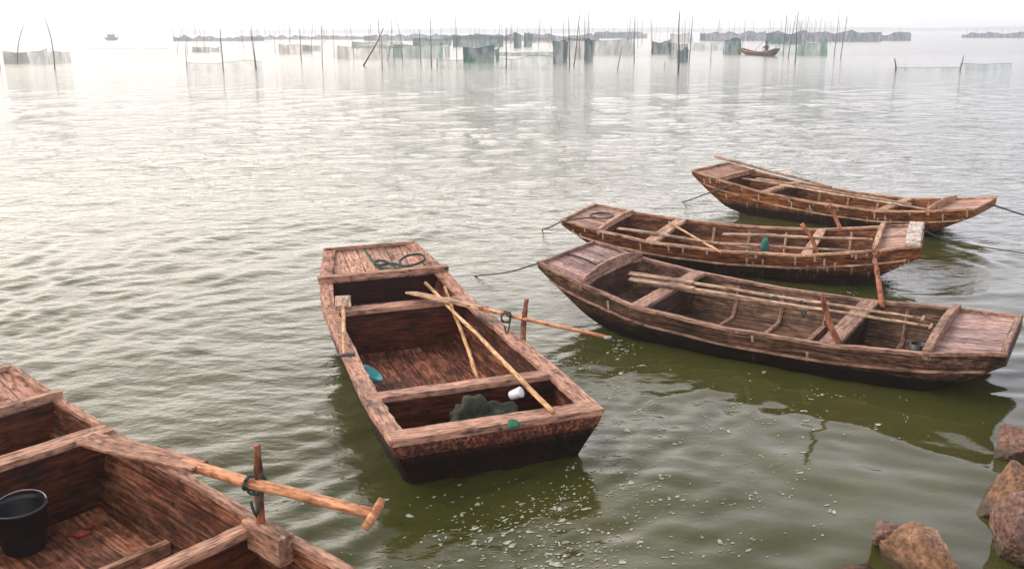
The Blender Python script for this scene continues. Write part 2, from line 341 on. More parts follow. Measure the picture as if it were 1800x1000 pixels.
# ---------------------------------------------------------------- boats
def smooth(xs, S, V, r=.12):
    xs = np.asarray(xs, float); acc = 0
    for o_, w_ in ((-1, .2), (-.5, .2), (0, .2), (.5, .2), (1, .2)):
        q = np.clip(xs+o_*r, S[0], S[-1]); e0 = xs+o_*r-q
        acc = acc+w_*(np.interp(q, S, V)+e0*np.where(e0 < 0, (V[1]-V[0])/(S[1]-S[0]), (V[-1]-V[-2])/(S[-1]-S[-2])))
    return acc
BOATS = []
class Boat:
    def __init__(s, org, yaw, S, W, Z, KS, KZ, label, cat, group, mats, flare=.80, name='wooden_boat', t=.035, kr=.1):
        s.S, s.Wt, s.Zt, s.KS, s.KZ = map(np.array, (S, W, Z, KS, KZ)); s.L = S[-1]; s.t = t; s.kr = kr
        s.flare = flare; s.m = mats; s.yaw = R(yaw)
        s.root = tag(empty(name, (org[0], org[1], 0), s.yaw), label, cat, group)
        s.hull(); BOATS.append(s)
    def W(s, x): return float(smooth([x], s.S, s.Wt)[0])
    def Z(s, x): return float(smooth([x], s.S, s.Zt)[0])
    def K(s, x): return min(float(smooth([x], s.KS, s.KZ, s.kr)[0]), s.Z(x)-.05)
    def world(s, x, y, z):
        c, sn = math.cos(s.yaw), math.sin(s.yaw); o = s.root.location
        return Vector((o.x+c*x-sn*y, o.y+sn*x+c*y, z))
    def sec(s, x, inset=0.0, up=0.0):
        W, Z, K = s.W(x), s.Z(x), s.K(x)+up
        K = min(K, Z-.02-up*.3)
        Wi = W-inset; d = Z-K
        full = min(1, d/.4); b = Wi*(1-(1-s.flare)*full)
        return [(Wi, Z), (Wi-(Wi-b)*.30, Z-d*.42), (b+(Wi-b)*.22, K+d*.22), (b-.02, K), (0, K-.012*full)]
    def ringpts(s, x, inset, up):
        p = s.sec(x, inset, up); return [(x, y, z) for y, z in p]+[(x, -y, z) for y, z in reversed(p[:-1])]
    def hull(s):
        n = 44; xs = [s.L*i/n for i in range(n+1)]
        for kx in s.KS:
            if all(abs(kx-x) > .01 for x in xs): xs.append(float(kx))
        xs.sort(); n = len(xs)-1
        mb = MB(); vs = []; fs = []
        for x in xs: vs += s.ringpts(x, 0, 0)
        m = 9; off = len(vs)
        for x in xs:
            xi = min(max(x, .03), s.L-.03); vs += s.ringpts(xi, s.t, .045)
        for i in range(n):
            for k in range(m-1):
                fs.append((i*m+k, i*m+k+1, (i+1)*m+k+1, (i+1)*m+k))
                fs.append((off+i*m+k, off+(i+1)*m+k, off+(i+1)*m+k+1, off+i*m+k+1))
            for k in (0, m-1): fs.append((i*m+k, (i+1)*m+k, off+(i+1)*m+k, off+i*m+k))
        for i in (0, n):
            fs.append(tuple(i*m+k for k in range(m))); fs.append(tuple(off+i*m+k for k in range(m)))
            fs.append((i*m, off+i*m, off+i*m+m-1, i*m+m-1))
        mb.add(vs, fs); s.hobj = mb.build('hull', s.m['hull'], s.root, recalc=False)
        me = s.hobj.data; me.materials.append(s.m['lining'])
        for p in me.polygons:
            if all(i >= off for i in p.vertices): p.material_index = 1
        bm = bmesh.new(); bm.from_mesh(me); bmesh.ops.recalc_face_normals(bm, faces=bm.faces); bm.to_mesh(me); bm.free()
    def gunwale(s, wd, th=.03, out=.018, x0=0.0, x1=None, lift=0.004):
        x1 = s.L if x1 is None else x1
        for sg in (1, -1):
            mb = MB(); n = 110; vs = []; fs = []
            for i in range(n+1):
                x = x0+(x1-x0)*i/n; W, Z = s.W(x)+out+.005*mnoise.noise(Vector((x*9, sg*3, 2)))-.010*max(0, mnoise.noise(Vector((x*5, sg*7, 8)))-.25), s.Z(x)+lift
                jit = .004*mnoise.noise(Vector((x*3, sg, s.L)))+.003*mnoise.noise(Vector((x*14, sg, s.L)))
                w2 = wd*(1+.12*mnoise.noise(Vector((x*2.3, sg*5, 1)))+.09*mnoise.noise(Vector((x*11, sg*5, 1))))
                for (y, z) in ((W, Z-.004+jit), (W, Z+th+jit), (W-w2, Z+th+jit), (W-w2, Z+jit-.004)): vs.append((x, sg*y, z))
            for i in range(n):
                for k in range(4): fs.append((i*4+k, i*4+(k+1) % 4, (i+1)*4+(k+1) % 4, (i+1)*4+k))
            fs += [(0, 1, 2, 3), tuple(n*4+k for k in (3, 2, 1, 0))]
            mb.add(vs, fs); mb.build('gunwale', s.m['rail'], s.root, bevel=.004)
    def strake(s, drop, hgt=.022, prj=.016, x0=.15, x1=None):
        x1 = s.L-.15 if x1 is None else x1
        for sg in (1, -1):
            mb = MB(); n = 36; vs = []; fs = []
            for i in range(n+1):
                x = x0+(x1-x0)*i/n; p = s.sec(x)
                f = np.interp
                z = max(s.Z(x)-drop, s.K(x)+.02)
                zs = [q[1] for q in p][::-1]; ys = [q[0] for q in p][::-1]
                y = float(f(z, zs[1:], ys[1:])); 
                for (a, b) in ((y-.01, z-hgt/2), (y+prj, z-hgt/2), (y+prj, z+hgt/2), (y-.01, z+hgt/2)): vs.append((x, sg*a, b))
            for i in range(n):
                for k in range(4): fs.append((i*4+k, i*4+(k+1) % 4, (i+1)*4+(k+1) % 4, (i+1)*4+k))
            fs += [(0, 1, 2, 3), tuple(n*4+k for k in (3, 2, 1, 0))]
            mb.add(vs, fs); mb.build('strake', s.m['rail'], s.root)
    def beam(s, x, wd, th=.04, over=0.0, dz=.0, arch=0.0, name='crossbeam', mat='cross', tilt=0.0):
        W, Z = s.W(x)-s.t*.5+over, s.Z(x)+dz
        mb = MB(); n = 44; vs = []; fs = []
        for i in range(n+1):
            v = -1+2*i/n; y = v*W; z = Z+arch*(1-v*v)
            wob = .006*mnoise.noise(Vector((x, y*3, 0))); w1 = .005*mnoise.noise(Vector((x, y*12, 5))); z += .003*mnoise.noise(Vector((x, y*10, 9)))
            for (a, b) in ((-wd/2-w1, -th+tilt*-wd/2), (wd/2+w1*.6, -th+tilt*wd/2), (wd/2+w1*.6, tilt*wd/2), (-wd/2-w1, tilt*-wd/2)): vs.append((x+a+wob, y, z+b))
        for i in range(n):
            for k in range(4): fs.append((i*4+k, i*4+(k+1) % 4, (i+1)*4+(k+1) % 4, (i+1)*4+k))
        fs += [(0, 1, 2, 3), tuple(n*4+k for k in (3, 2, 1, 0))]
        mb.add(vs, fs); return mb.build(name, s.m[mat], s.root, bevel=.005)
    def bulkhead(s, x, dz=-.045, th=.025, zlow=None, name='bulkhead'):
        W, Z = s.W(x)-s.t-.001, s.Z(x)+dz; p = s.sec(x, s.t+.004, .047)
        pts = [(y, min(z, Z)) for y, z in p]; pts = pts+[(-y, z) for y, z in reversed(pts[:-1])]
        if zlow is not None: pts = [(y, max(z, Z-zlow)) for y, z in pts]
        vs = [(x-th/2, y, z) for y, z in pts]+[(x+th/2, y, z) for y, z in pts]; n = len(pts)
        fs = [tuple(range(n)), tuple(range(2*n-1, n-1, -1))]+[(i, (i+1) % n, (i+1) % n+n, i+n) for i in range(n)]
        mb = MB(); mb.add(vs, fs); return mb.build(name, s.m['inner'], s.root)
    def deck(s, x0, x1, dz=.0, name='deck', inset=None):
        inset = s.t*.6 if inset is None else inset
        mb = MB(); n = 12; vs = []; fs = []
        for i in range(n+1):
            x = x0+(x1-x0)*i/n; W, Z = s.W(x)-inset, s.Z(x)+dz
            zt = [Z+.004*mnoise.noise(Vector((x*2, 1, 0))), Z-.024]
            vs += [(x, W, zt[0]), (x, -W, zt[0]), (x, -W, zt[1]), (x, W, zt[1])]
        for i in range(n):
            for k in range(4): fs.append((i*4+k, i*4+(k+1) % 4, (i+1)*4+(k+1) % 4, (i+1)*4+k))
        fs += [(0, 1, 2, 3), tuple(n*4+k for k in (3, 2, 1, 0))]
        mb.add(vs, fs); return mb.build(name, s.m['deck'], s.root)
    def floor(s, x0, x1, up=.075):
        mb = MB(); n = 12; vs = []; fs = []
        for i in range(n+1):
            x = x0+(x1-x0)*i/n; z = s.K(x)+up
            p = s.sec(x, s.t+.006, .045); zs = [q[1] for q in p][::-1][1:]; ys = [q[0] for q in p][::-1][1:]
            W = float(np.interp(z, zs, ys))-.004
            vs += [(x, W, z), (x, -W, z), (x, -W, z-.02), (x, W, z-.02)]
        for i in range(n):
            for k in range(4): fs.append((i*4+k, i*4+(k+1) % 4, (i+1)*4+(k+1) % 4, (i+1)*4+k))
        fs += [(0, 1, 2, 3), tuple(n*4+k for k in (3, 2, 1, 0))]
        mb.add(vs, fs); return mb.build('floorboards', s.m['floor'], s.root)
    def rib(s, x, hgt=.05, wd=.04, name='rib', sides=True):
        z = s.K(x)+.055; mb = MB(); p = s.sec(x, s.t+.004, .045)
        zs = [q[1] for q in p][::-1][1:]; ys = [q[0] for q in p][::-1][1:]
        W = float(np.interp(z+hgt*.5, zs, ys))
        mb.box((x, 0, z+hgt/2), (wd, 2*W, hgt))
        if sides:
            for sg in (1, -1):
                path = [(x, sg*(float(np.interp(q, zs, ys))-.012), q) for q in np.linspace(z, s.Z(x)-.03, 5)]
                mb.tube(path, .02, 4, up=(1, 0, 0))
        return mb.build(name, s.m['cross'], s.root)
    def post(s, base, top, r=.025, bend=0.0, name='thole_post', mat=None, head=0.0):
        b = s.root.matrix_basis.inverted() if False else None
        c, sn = math.cos(-s.yaw), math.sin(-s.yaw); o = s.root.location
        def loc(p): q = Vector(p)-Vector((o.x, o.y, 0)); return Vector((c*q.x-sn*q.y, sn*q.x+c*q.y, q.z))
        a, t_ = loc(base), loc(top); mb = MB(); pts = []; rr = []
        for i in range(9):
            f = i/8; q = a.lerp(t_, f); q.x += bend*math.sin(f*math.pi)
            q += Vector((.004*mnoise.noise(Vector((f*4, 0, r*90))), .004*mnoise.noise(Vector((0, f*4, 1))), 0))
            pts.append(q); rr.append(r*(1.12-.2*f+.42*mnoise.noise(Vector((f*5, 3, r*50))))*(1+head*(f > .8)))
        mb.tube(pts, rr, 8, up=(1, 0, 0)); return mb.build(name, mat or s.m['post'], s.root, smooth=True)
    def plate(s, name, c, size, mat, M=None, bevel=.004):
        mb = MB(); mb.box(c, size, M=M); return mb.build(name, s.m.get(mat, mat) if isinstance(mat, str) else mat, s.root, bevel=bevel)

def matset(k, dark, mid, pale, fl, wear, wet, seed, railp=None, deckp=None):
    def warm(c, f=.80):
        if not c: return None
        l = sum(c)/3; k_ = (1.04, .97, 1.03)
        return tuple(max(.003, (l+(a-l)*1.50)*f*k_[i]) for i, a in enumerate(c))
    dark, mid, pale, railp, deckp = [warm(dark, .45), warm(mid, .55), warm(pale, .80), warm(railp, .84), warm(deckp, .86)]
    q = lambda c, f: [min(.9, a*f) for a in c]
    rp = railp or pale; dp = deckp or pale
    return dict(
        hull=wood('hull '+k, dark, mid, q(pale, .8), 'x', wear*.75, .125, wet, fl, seed),
        lining=wood('hull lining '+k, dark, q(mid, .85), q(pale, .7), 'x', wear*.6, .15, None, 0, seed+8),
        rail=wood('rail '+k, q(mid, .75), q(rp, .68), rp, 'x', .75, 0, None, 0, seed+1),
        cross=wood('cross '+k, q(mid, .7), q(rp, .62), rp, 'y', .7, 0, None, 0, seed+2),
        inner=wood('inner '+k, q(dark, .7), q(mid, .6), q(mid, 1.3), 'y', wear*.5, .16, None, 0, seed+3),
        deck=wood('deck '+k, q(mid, .9), q(dp, .72), dp, 'x', .75, .16, None, 0, seed+4),
        floor=wood('floor '+k, q(dark, 1.0), q(mid, 1.0), q(pale, 1.05), 'x', .7, .19, None, 0, seed+5),
        post=wood('post '+k, q(mid, .8), (.25, .085, .04), (.38, .17, .10), 'z', .5, 0, None, 0, seed+6))

MA = matset('reddish weathered a', (.042, .017, .010), (.17, .070, .042), (.46, .29, .22), 0, .75, .10, 3.1, (.48, .33, .255), (.49, .33, .26))
MBm = matset('reddish weathered b', (.030, .011, .008), (.14, .052, .034), (.42, .25, .19), .12, .45, .24, 9.4, (.485, .333, .262), (.51, .37, .305))
MC = matset('grey brown c', (.030, .017, .012), (.12, .072, .052), (.34, .25, .19), .05, .65, .13, 17.7, (.38, .27, .215), (.44, .34, .31))
MD = matset('red brown d', (.045, .017, .010), (.19, .075, .045), (.42, .26, .17), .30, .6, .17, 25.2, (.56, .41, .31), (.46, .34, .28))
ME = matset('rust brown e', (.052, .019, .010), (.21, .083, .045), (.46, .28, .17), .32, .7, .15, 31.9, (.54, .38, .27), (.48, .34, .27))
BAMB = wood('bamboo shaft', (.24, .11, .04), (.46, .24, .10), (.62, .40, .22), 'x', .5, 0, None, 0, 41, rough=.45)
OLDW = wood('old oar wood', (.14, .075, .05), (.30, .19, .13), (.50, .36, .27), 'x', .6, 0, None, 0, 47)
PALEW = wood('pale oar wood', (.16, .095, .06), (.34, .22, .15), (.56, .42, .31), 'x', .6, 0, None, 0, 49)
REDW = wood('dark red oar wood', (.08, .03, .02), (.20, .085, .05), (.38, .22, .15), 'x', .5, 0, None, 0, 51)
TANW = wood('tan oar blade', (.18, .08, .04), (.38, .21, .12), (.56, .38, .26), 'x', .6, 0, None, 0, 52)
ORNG = wood('orange oar wood', (.17, .06, .025), (.38, .15, .065), (.56, .30, .17), 'x', .6, 0, None, 0, 53, rough=.45)
ROPE_G = plain('dark green rope', (.008, .040, .034), .8, .5, 60)
ROPE_K = plain('dark wet rope', (.035, .035, .030), .8, .4, 60)
BLACK = plain('black rubber', (.008, .008, .010), .45, .3, 10)
GRAB = 'row of old wooden fishing boats moored by the rocks'

# --- boat A, bottom left, cut by the frame
A = Boat((-4.10, 5.94), -41.0, [0, .6, 1.2, 2.95, 3.7, 4.5], [.60, .68, .73, .74, .74, .72], [.62, .50, .42, .38, .39, .42],
         [0, .35, .9, 1.4, 3.4, 4.2, 4.5], [.50, .30, -.05, -.12, -.12, -.05, .28],
         'weathered reddish open boat cut off by the photo edge, black bucket inside', 'boat', GRAB, MA, flare=.84, kr=.05)
A.gunwale(.06, .03); A.deck(.02, .58, .0, 'bow_deck'); A.beam(.60, .07, .05, .04, .075, name='deck_beam'); A.bulkhead(.60, .03)
A.beam(.03, .05, .03, .01, .04, name='end_rim')
A.beam(1.22, .16, .04, .02, .045); A.bulkhead(1.24, -.0); A.floor(.7, 1.15); A.floor(1.30, 2.90)
A.rib(2.15, .10, .05, sides=False); A.beam(2.97, .10, .045, .02, .04); A.bulkhead(2.98, -.01); A.beam(4.46, .12, .05, .02, .04, name='stern_beam')
A.floor(3.05, 4.1)
hb = MB(); hb.tube([A.world(1.22, -.28, A.Z(1.22)+.040), A.world(1.22, -.28, A.Z(1.22)+.0465)], .022, 12)
# --- boat B, centre
B = Boat((-1.57, 9.95), -70.0, [0, .69, 1.24, 3.54, 4.36], [.49, .655, .725, .79, .765], [.70, .52, .38, .35, .36],
         [0, .4, 1.0, 1.5, 3.6, 4.24, 4.36], [.60, .36, -.02, -.12, -.12, -.10, .26],
         'broad open wooden boat in the centre with two bamboo poles crossing it', 'boat', GRAB, MBm, flare=.80, kr=.05)
B.gunwale(.135, .032); B.deck(.02, .66, .0, 'bow_deck'); B.beam(.70, .10, .06, .05, .085, name='deck_beam'); B.bulkhead(.63, .03)
B.beam(.03, .05, .03, .01, .045, name='end_rim')
B.beam(1.34, .17, .045, 0, .038); B.bulkhead(1.34, -.0); B.floor(.70, 1.26); B.floor(1.42, 3.40)
B.rib(2.55, .07, .05, sides=False); B.beam(3.52, .13, .045, 0, .038); B.bulkhead(3.54, -.0); B.floor(3.58, 4.0)
B.beam(4.29, .17, .05, .015, .042, name='stern_beam')
# --- boat C
C = Boat((.61, 10.08), -33.5, [0, .59, 1.26, 2.2, 3.13, 3.93, 4.51], [.61, .70, .81, .84, .82, .79, .60], [.60, .46, .35, .30, .31, .37, .43],
         [0, .25, .6, 1.1, 1.7, 3.4, 3.9, 4.25, 4.51], [.53, .34, .08, -.08, -.12, -.12, -.03, .16, .33],
         'long greyish wooden boat nearest the rocks, two long oars laid inside', 'boat', GRAB, MC, flare=.80)
# --- boat D
D = Boat((.94, 12.96), -24.8, [0, .58, 1.31, 2.3, 3.26, 4.03, 4.53], [.64, .73, .81, .84, .82, .78, .67], [.50, .41, .335, .31, .35, .47, .56],
         [0, .25, .7, 1.2, 1.8, 3.3, 3.9, 4.53], [.43, .28, .05, -.08, -.12, -.12, .02, .42],
         'long red brown wooden boat moored between two others, white plank on its end', 'boat', GRAB, MD, flare=.80)
# --- boat E
E = Boat((3.55, 16.45), -40.5, [0, .52, 1.37, 2.4, 3.27, 3.97, 4.58], [.64, .68, .69, .71, .70, .69, .60], [.64, .53, .40, .33, .32, .40, .50],
         [0, .25, .6, 1.2, 1.8, 3.3, 3.9, 4.58], [.56, .34, .08, -.08, -.12, -.12, .02, .40],
         'rust coloured wooden boat, farthest of the moored boats, long pole on its far side', 'boat', GRAB, ME, flare=.80)
for b, wd in ((C, .06), (D, .05), (E, .05)):
    b.gunwale(wd, .026); b.strake(.15)
    b.floor(1.5, 3.1)
    b.deck(.02, b.S[1]-.02, .0, 'bow_deck'); b.deck(b.S[-2]+.02, b.L-.02, .0, 'stern_deck')
    b.bulkhead(b.S[1]-.03, -.02); b.bulkhead(b.S[-2]+.04, -.02)
    b.bulkhead(b.S[2], -.01); b.bulkhead(b.S[-3], -.01)
    b.beam(.03, .04, .03, .0, .035, name='end_rim')
C.beam(C.S[1], .05, .12, .02, .07, arch=.09, name='coaming'); C.beam(C.S[-2], .07, .10, .02, .06, arch=.05, name='coaming')
C.beam(4.48, .05, .06, .01, .045, name='end_rim')
C.beam(1.27, .17, .04, 0, .032, name='thwart'); C.beam(3.13, .17, .04, 0, .032, name='thwart')
C.rib(1.75); C.rib(2.25, .06); C.rib(2.72, .10, .05); C.rib(3.5)
D.beam(D.S[1], .05, .08, .02, .045, arch=.03, name='coaming'); D.beam(D.S[-2], .06, .11, .02, .08, arch=.03, name='coaming')
D.beam(1.31, .17, .04, 0, .032, name='thwart'); D.beam(3.26, .12, .04, 0, .032, name='thwart')
D.beam(4.43, .17, .035, .03, .055, name='end_board', mat='pale') if 'pale' in D.m else None
D.m['pale'] = wood('bleached board', (.34, .28, .24), (.44, .37, .32), (.52, .45, .40), 'y', .2, 0, None, 0, 61)
D.beam(4.43, .17, .035, .03, .055, name='end_board', mat='pale')
for x in (1.8, 2.3, 2.8, 3.65): D.rib(x)
E.beam(E.S[1], .05, .08, .02, .04, arch=.02, name='coaming'); E.beam(E.S[-2], .05, .11, .02, .07, arch=.04, name='coaming')
E.beam(1.37, .15, .04, 0, .032, name='thwart'); E.beam(3.27, .14, .04, 0, .032, name='thwart')
for x in (1.8, 2.3, 2.8, 3.6): E.rib(x)
# posts that the rowing sweeps are tied to
A.post(at(459, 945, .36), at(452, 783, .92), .026)
A.plate('post_block', tuple(Vector((3.12, A.W(3.12)-.075, A.Z(3.12)+.0))), (.34, .10, .16), 'rail')
B.post(at(920, 622, .28), at(926, 526, .74), .028, bend=-.04)
C.post(at(1479, 612, .30), at(1445, 517, .78), .030, bend=-.025); C.post(at(1551, 541, .30), at(1538, 455, .72), .028)
D.post(at(1437, 448, .33), at(1409, 393, .70), .026, head=.3, bend=.03); D.post(at(1479, 406, .36), at(1458, 360, .70), .027, head=.3)

# ---------------------------------------------------------------- oars, poles and gear
def bar(name, p, q, r0, r1, mat, label, cat, group=None, knob=0, sag=0.0, jit=.006):
    """a long pole lying between two world points; its mesh runs along local x"""
    p, q = Vector(p), Vector(q); Lh = (q-p).length; X = (q-p).normalized()
    mb = MB(); n = 14; pts = []; rr = []
    for i in range(n+1):
        f = i/n; pts.append((Lh*f, jit*mnoise.noise(Vector((f*5, p.x, 0)))*2, -sag*math.sin(f*math.pi)+jit*mnoise.noise(Vector((f*5, 9, p.y)))))
        rr.append(r0+(r1-r0)*f+(.0016 if i % 3 == 0 else 0))
    mb.tube(pts, rr, 9)
    o = mb.build(name, mat, None, smooth=True)
    Y = Vector((0, 0, 1)).cross(X).normalized(); Zv = X.cross(Y)
    o.matrix_world = Matrix.Translation(p) @ Matrix((X, Y, Zv)).transposed().to_4x4()
    tag(o, label, cat, group)
    return o, Lh
def oar(p, q, bl, bw, r, label, group, handle='t', mat_s=None, mat_b=None, hl=.2, roll=0.0, htilt=0.0, hm=None):
    """sweep from blade tip p to grip q: parts shaft, blade, handle"""
    p, q = Vector(p), Vector(q); Lh = (q-p).length; X = (q-p).normalized()
    Y = Vector((0, 0, 1)).cross(X).normalized(); Zv = X.cross(Y)
    root = empty('rowing_oar', p); root.matrix_world = Matrix.Translation(p) @ Matrix((X, Y, Zv)).transposed().to_4x4() @ Matrix.Rotation(roll, 4, 'X')
    tag(root, label, 'oar', group)
    mb = MB(); n = 12; x0 = bl*.86; pts = [(x0+(Lh-x0)*i/n, .004*math.sin(i*1.1), .003*math.sin(i*.8)) for i in range(n+1)]
    mb.tube(pts, [r*(1.12-.25*i/n) for i in range(n+1)], 10); mb.build('shaft', mat_s or ORNG, root, smooth=True)
    mb = MB(); pts = [(bl*i/8, 0, .006+r*.3*(i/8)) for i in range(9)]
    mb.plank(pts, [bw*(.80+.25*math.sin(min(1, (8-i)/7+.08)*math.pi*.5)) if i > 0 else bw*.92 for i in range(9)], [.018+.012*(i/8) for i in range(9)], (0, 1, 0))
    b = mb.build('blade', mat_b or OLDW, root, bevel=.004)
    if handle == 't':
        mb = MB(); c, s_ = math.cos(htilt), math.sin(htilt)
        mb.tube([(Lh, -hl/2*c, -hl/2*s_), (Lh+.004, 0, 0), (Lh, hl/2*c, hl/2*s_)], [r*.68, r*.8, r*.66], 9, up=(1, 0, 0)); mb.build('handle', hm or mat_s or ORNG, root, smooth=True)
    return root
def rope(name, pts, r, mat, label, cat='rope', group=None, seg=5):
    P = [Vector(p) for p in pts]; path = []
    for i in range(len(P)-1):
        p0, p1, p2, p3 = P[max(i-1, 0)], P[i], P[i+1], P[min(i+2, len(P)-1)]
        for k in range(seg):
            t = k/seg
            path.append(.5*((2*p1)+(-p0+p2)*t+(2*p0-5*p1+4*p2-p3)*t*t+(-p0+3*p1-3*p2+p3)*t**3))
    path.append(P[-1]); mb = MB(); mb.tube(path, r, 6)
    return tag(mb.build(name, mat, None, P[0], smooth=True), label, cat, group)
def along(p, q, t): return Vector(p)+(Vector(q)-Vector(p))*t
GO = 'oars and poles laid in the moored boats'
# A: the orange sweep tied to the post
pa, pb = at(150, 772, .50), at(452, 850, .70); dr = (pb-pa).normalized()
oarA = oar(pa, pb+dr*.86, 1.22, .145, .031, 'thick orange oar with plank blade tied to the post of the nearest boat', GO, 't', ORNG, REDW, .16, roll=R(8), htilt=R(25))
c = at(447, 850, .70)
def lashing(c, r, mat, label, seed, axis=(1, 0, 0), turns=3, tail=.22):
    rg = random.Random(seed); pts = []
    for i in range(turns*8+1):
        a = i/8*2*math.pi; pts.append(Vector(c)+Vector((r*math.cos(a), rg.uniform(-.5, .5)*r, r*1.25*math.sin(a)))+Vector((rg.uniform(-.3, .3)*r,)*3))
    pts += [Vector(c)+Vector((r*.8, -r, -tail*.4)), Vector(c)+Vector((r*.3, -r*1.2, -tail)), Vector(c)+Vector((-r*.3, -r, -tail*.5))]
    return rope('lashing_rope', pts, .008, mat, label, 'rope', None, 3)
lashing(c, .045, ROPE_G, 'green rope lashing tying the thick orange oar to its post', 3, tail=.16)
# B: sweep across the far side, tied to the curved post
pa, pb = at(722, 515, .47), at(926, 561, .57); dr = (pb-pa).normalized()
oar(pa, pb+dr*.93, 1.10, .16, .018, 'orange oar lying across the central boat, its grey grip over the water', GO, 't', ORNG, TANW, .07, roll=R(-10), hm=plain('grey grip', (.3, .3, .34), .5))
lashing(at(889, 558, .56), .04, ROPE_K, 'dark rope knotted round the oar of the central boat', 8, tail=.14)
bar('bamboo_pole', at(748, 497, .50), at(972, 724, .43), .016, .020, BAMB, 'long pale bamboo pole reaching the stern beam of the central boat', 'pole', GO)
bar('bamboo_pole', at(782, 505, .49), at(841, 667, .13), .014, .020, BAMB, 'shorter bamboo pole standing on the floor of the central boat', 'pole', GO)
# B: short paddle on the left gunwale
pt, pe = at(603, 530, .50), at(606, 626, .44)
X = (pe-pt).normalized(); Y = Vector((0, 0, 1)).cross(X).normalized(); Zv = X.cross(Y)
pr = empty('wooden_paddle', pt); pr.matrix_world = Matrix.Translation(pt) @ Matrix((X, Y, Zv)).transposed().to_4x4()
tag(pr, 'short wooden paddle with dark crossbar grip on the left gunwale', 'paddle')
mb = MB(); mb.box((.09, 0, .02), (.34, .15, .035)); mb.build('blade', OLDW, pr, bevel=.006)
LL = (pe-pt).length; mb = MB(); mb.tube([(.2, 0, .02), (LL, 0, .01)], .018, 8); mb.build('shaft', BAMB, pr, smooth=True)
mb = MB(); mb.tube([(LL, -.085, .01), (LL, .085, .01)], .016, 8); mb.build('grip', plain('dark slate grip', (.05, .05, .07), .5), pr, smooth=True)
# B: rope coil on the bow deck
rg = random.Random(5)
def deckpt(px, py, b, s_, up=.03): return at(px, py, b.Z(s_)+up)
cp_ = [(640, 437), (652, 455), (664, 466), (690, 463), (712, 468), (735, 463), (747, 455), (738, 447), (715, 450), (703, 460), (706, 470), (690, 474), (668, 470), (657, 462), (672, 458), (696, 470), (684, 476), (662, 468)]
rope('rope_coil', [at(x, y, B.Z(.1+.5*(y-437)/40)+.03+.006*(i % 3)) for i, (x, y) in enumerate(cp_)], .013, ROPE_G, 'dark green rope heaped on the bow deck of the central boat')
# B: clothes, bowl, scoop and rag
def blob(name, c, size, mat, label, cat, seed, rough=.3, folds=9, sub=5, rz=0):
    bm = bmesh.new(); bmesh.ops.create_icosphere(bm, subdivisions=sub, radius=1)
    for v in bm.verts:
        p = v.co.copy(); a = math.atan2(p.y, p.x)
        fl = .5+.5*math.sin(p.x*folds+3.5*mnoise.noise(p*1.3+Vector((seed, 0, 0)))+.8*p.y)
        d = 1+rough*mnoise.noise(p*1.6+Vector((0, seed, 0)))-.10*(1-fl)*(p.z > -.4)+.05*mnoise.noise(p*7)
        q = p*d; q.z = max(q.z, -.55)
        v.co = Vector((q.x*size[0], q.y*size[1], (q.z+.55)*size[2]))
    me = bpy.data.meshes.new(name); bm.to_mesh(me); bm.free()
    for p in me.polygons: p.use_smooth = True
    me.materials.append(mat); o = bpy.data.objects.new(name, me); sc.collection.objects.link(o); o.location = c; o.rotation_euler = (0, 0, rz)
    return tag(o, label, cat)
cl = B.world(3.86, .02, B.K(3.86)+.08)
blob('clothes_bundle', B.world(3.80, .02, B.K(3.8)+.078), (.30, .20, .25), plain('dark olive cloth', (.022, .026, .014), .95, .85, 14, .5), 'dark olive bundle of clothes stuffed in the stern compartment', 'clothes', 4, .5, 17, rz=B.yaw+math.pi/2)
bw = at(907, 692, .30)
mb = MB(); prof = [(.0, -.05), (.035, -.048), (.058, -.025), (.066, .0), (.062, .0), (.054, -.022), (.03, -.04), (0, -.043)]
def lathe(mb, c, prof, n=20, sx=1, M=None):
    vs = []; fs = []
    for (r_, z_) in prof:
        for k in range(n):
            a = 2*math.pi*k/n; v = Vector((r_*math.cos(a)*sx, r_*math.sin(a), z_))
            if M is not None: v = M @ v
            vs.append(v+Vector(c))
    for i in range(len(prof)-1):
        for k in range(n): fs.append((i*n+k, i*n+(k+1) % n, (i+1)*n+(k+1) % n, (i+1)*n+k))
    mb.add(vs, fs)
lathe(mb, bw, [(0, -.05), (.034, -.05), (.037, -.04), (.040, .02), (.036, .035), (.043, .037), (.043, .05), (.03, .056), (0, .057)], M=Matrix.Rotation(R(60), 3, 'Y') @ Matrix.Rotation(.4, 3, 'X'))
tag(mb.build('jar', plain('white enamel', (.75, .76, .85), .3, .08), None, bw, smooth=True), 'small white plastic jar lying on the clothes bundle', 'jar')
sp0 = at(645, 668, .16); mb = MB()
lathe(mb, sp0, [(0, .0), (.05, .004), (.088, .05), (.095, .085), (.088, .085), (.08, .05), (.045, .012), (0, .01)], sx=1.1, M=Matrix.Rotation(R(35), 3, 'Y'))
tag(mb.build('bailer', plain('turquoise plastic', (.03, .30, .30), .4, .1), None, sp0, smooth=True), 'turquoise plastic bailer by the left side of the central boat', 'bailer')
blob('rag', at(903, 750, .41), (.045, .04, .035), plain('green rag', (.02, .10, .06), .9), 'small green rag knotted over the stern beam', 'rag', 9, .5, 5, 3)
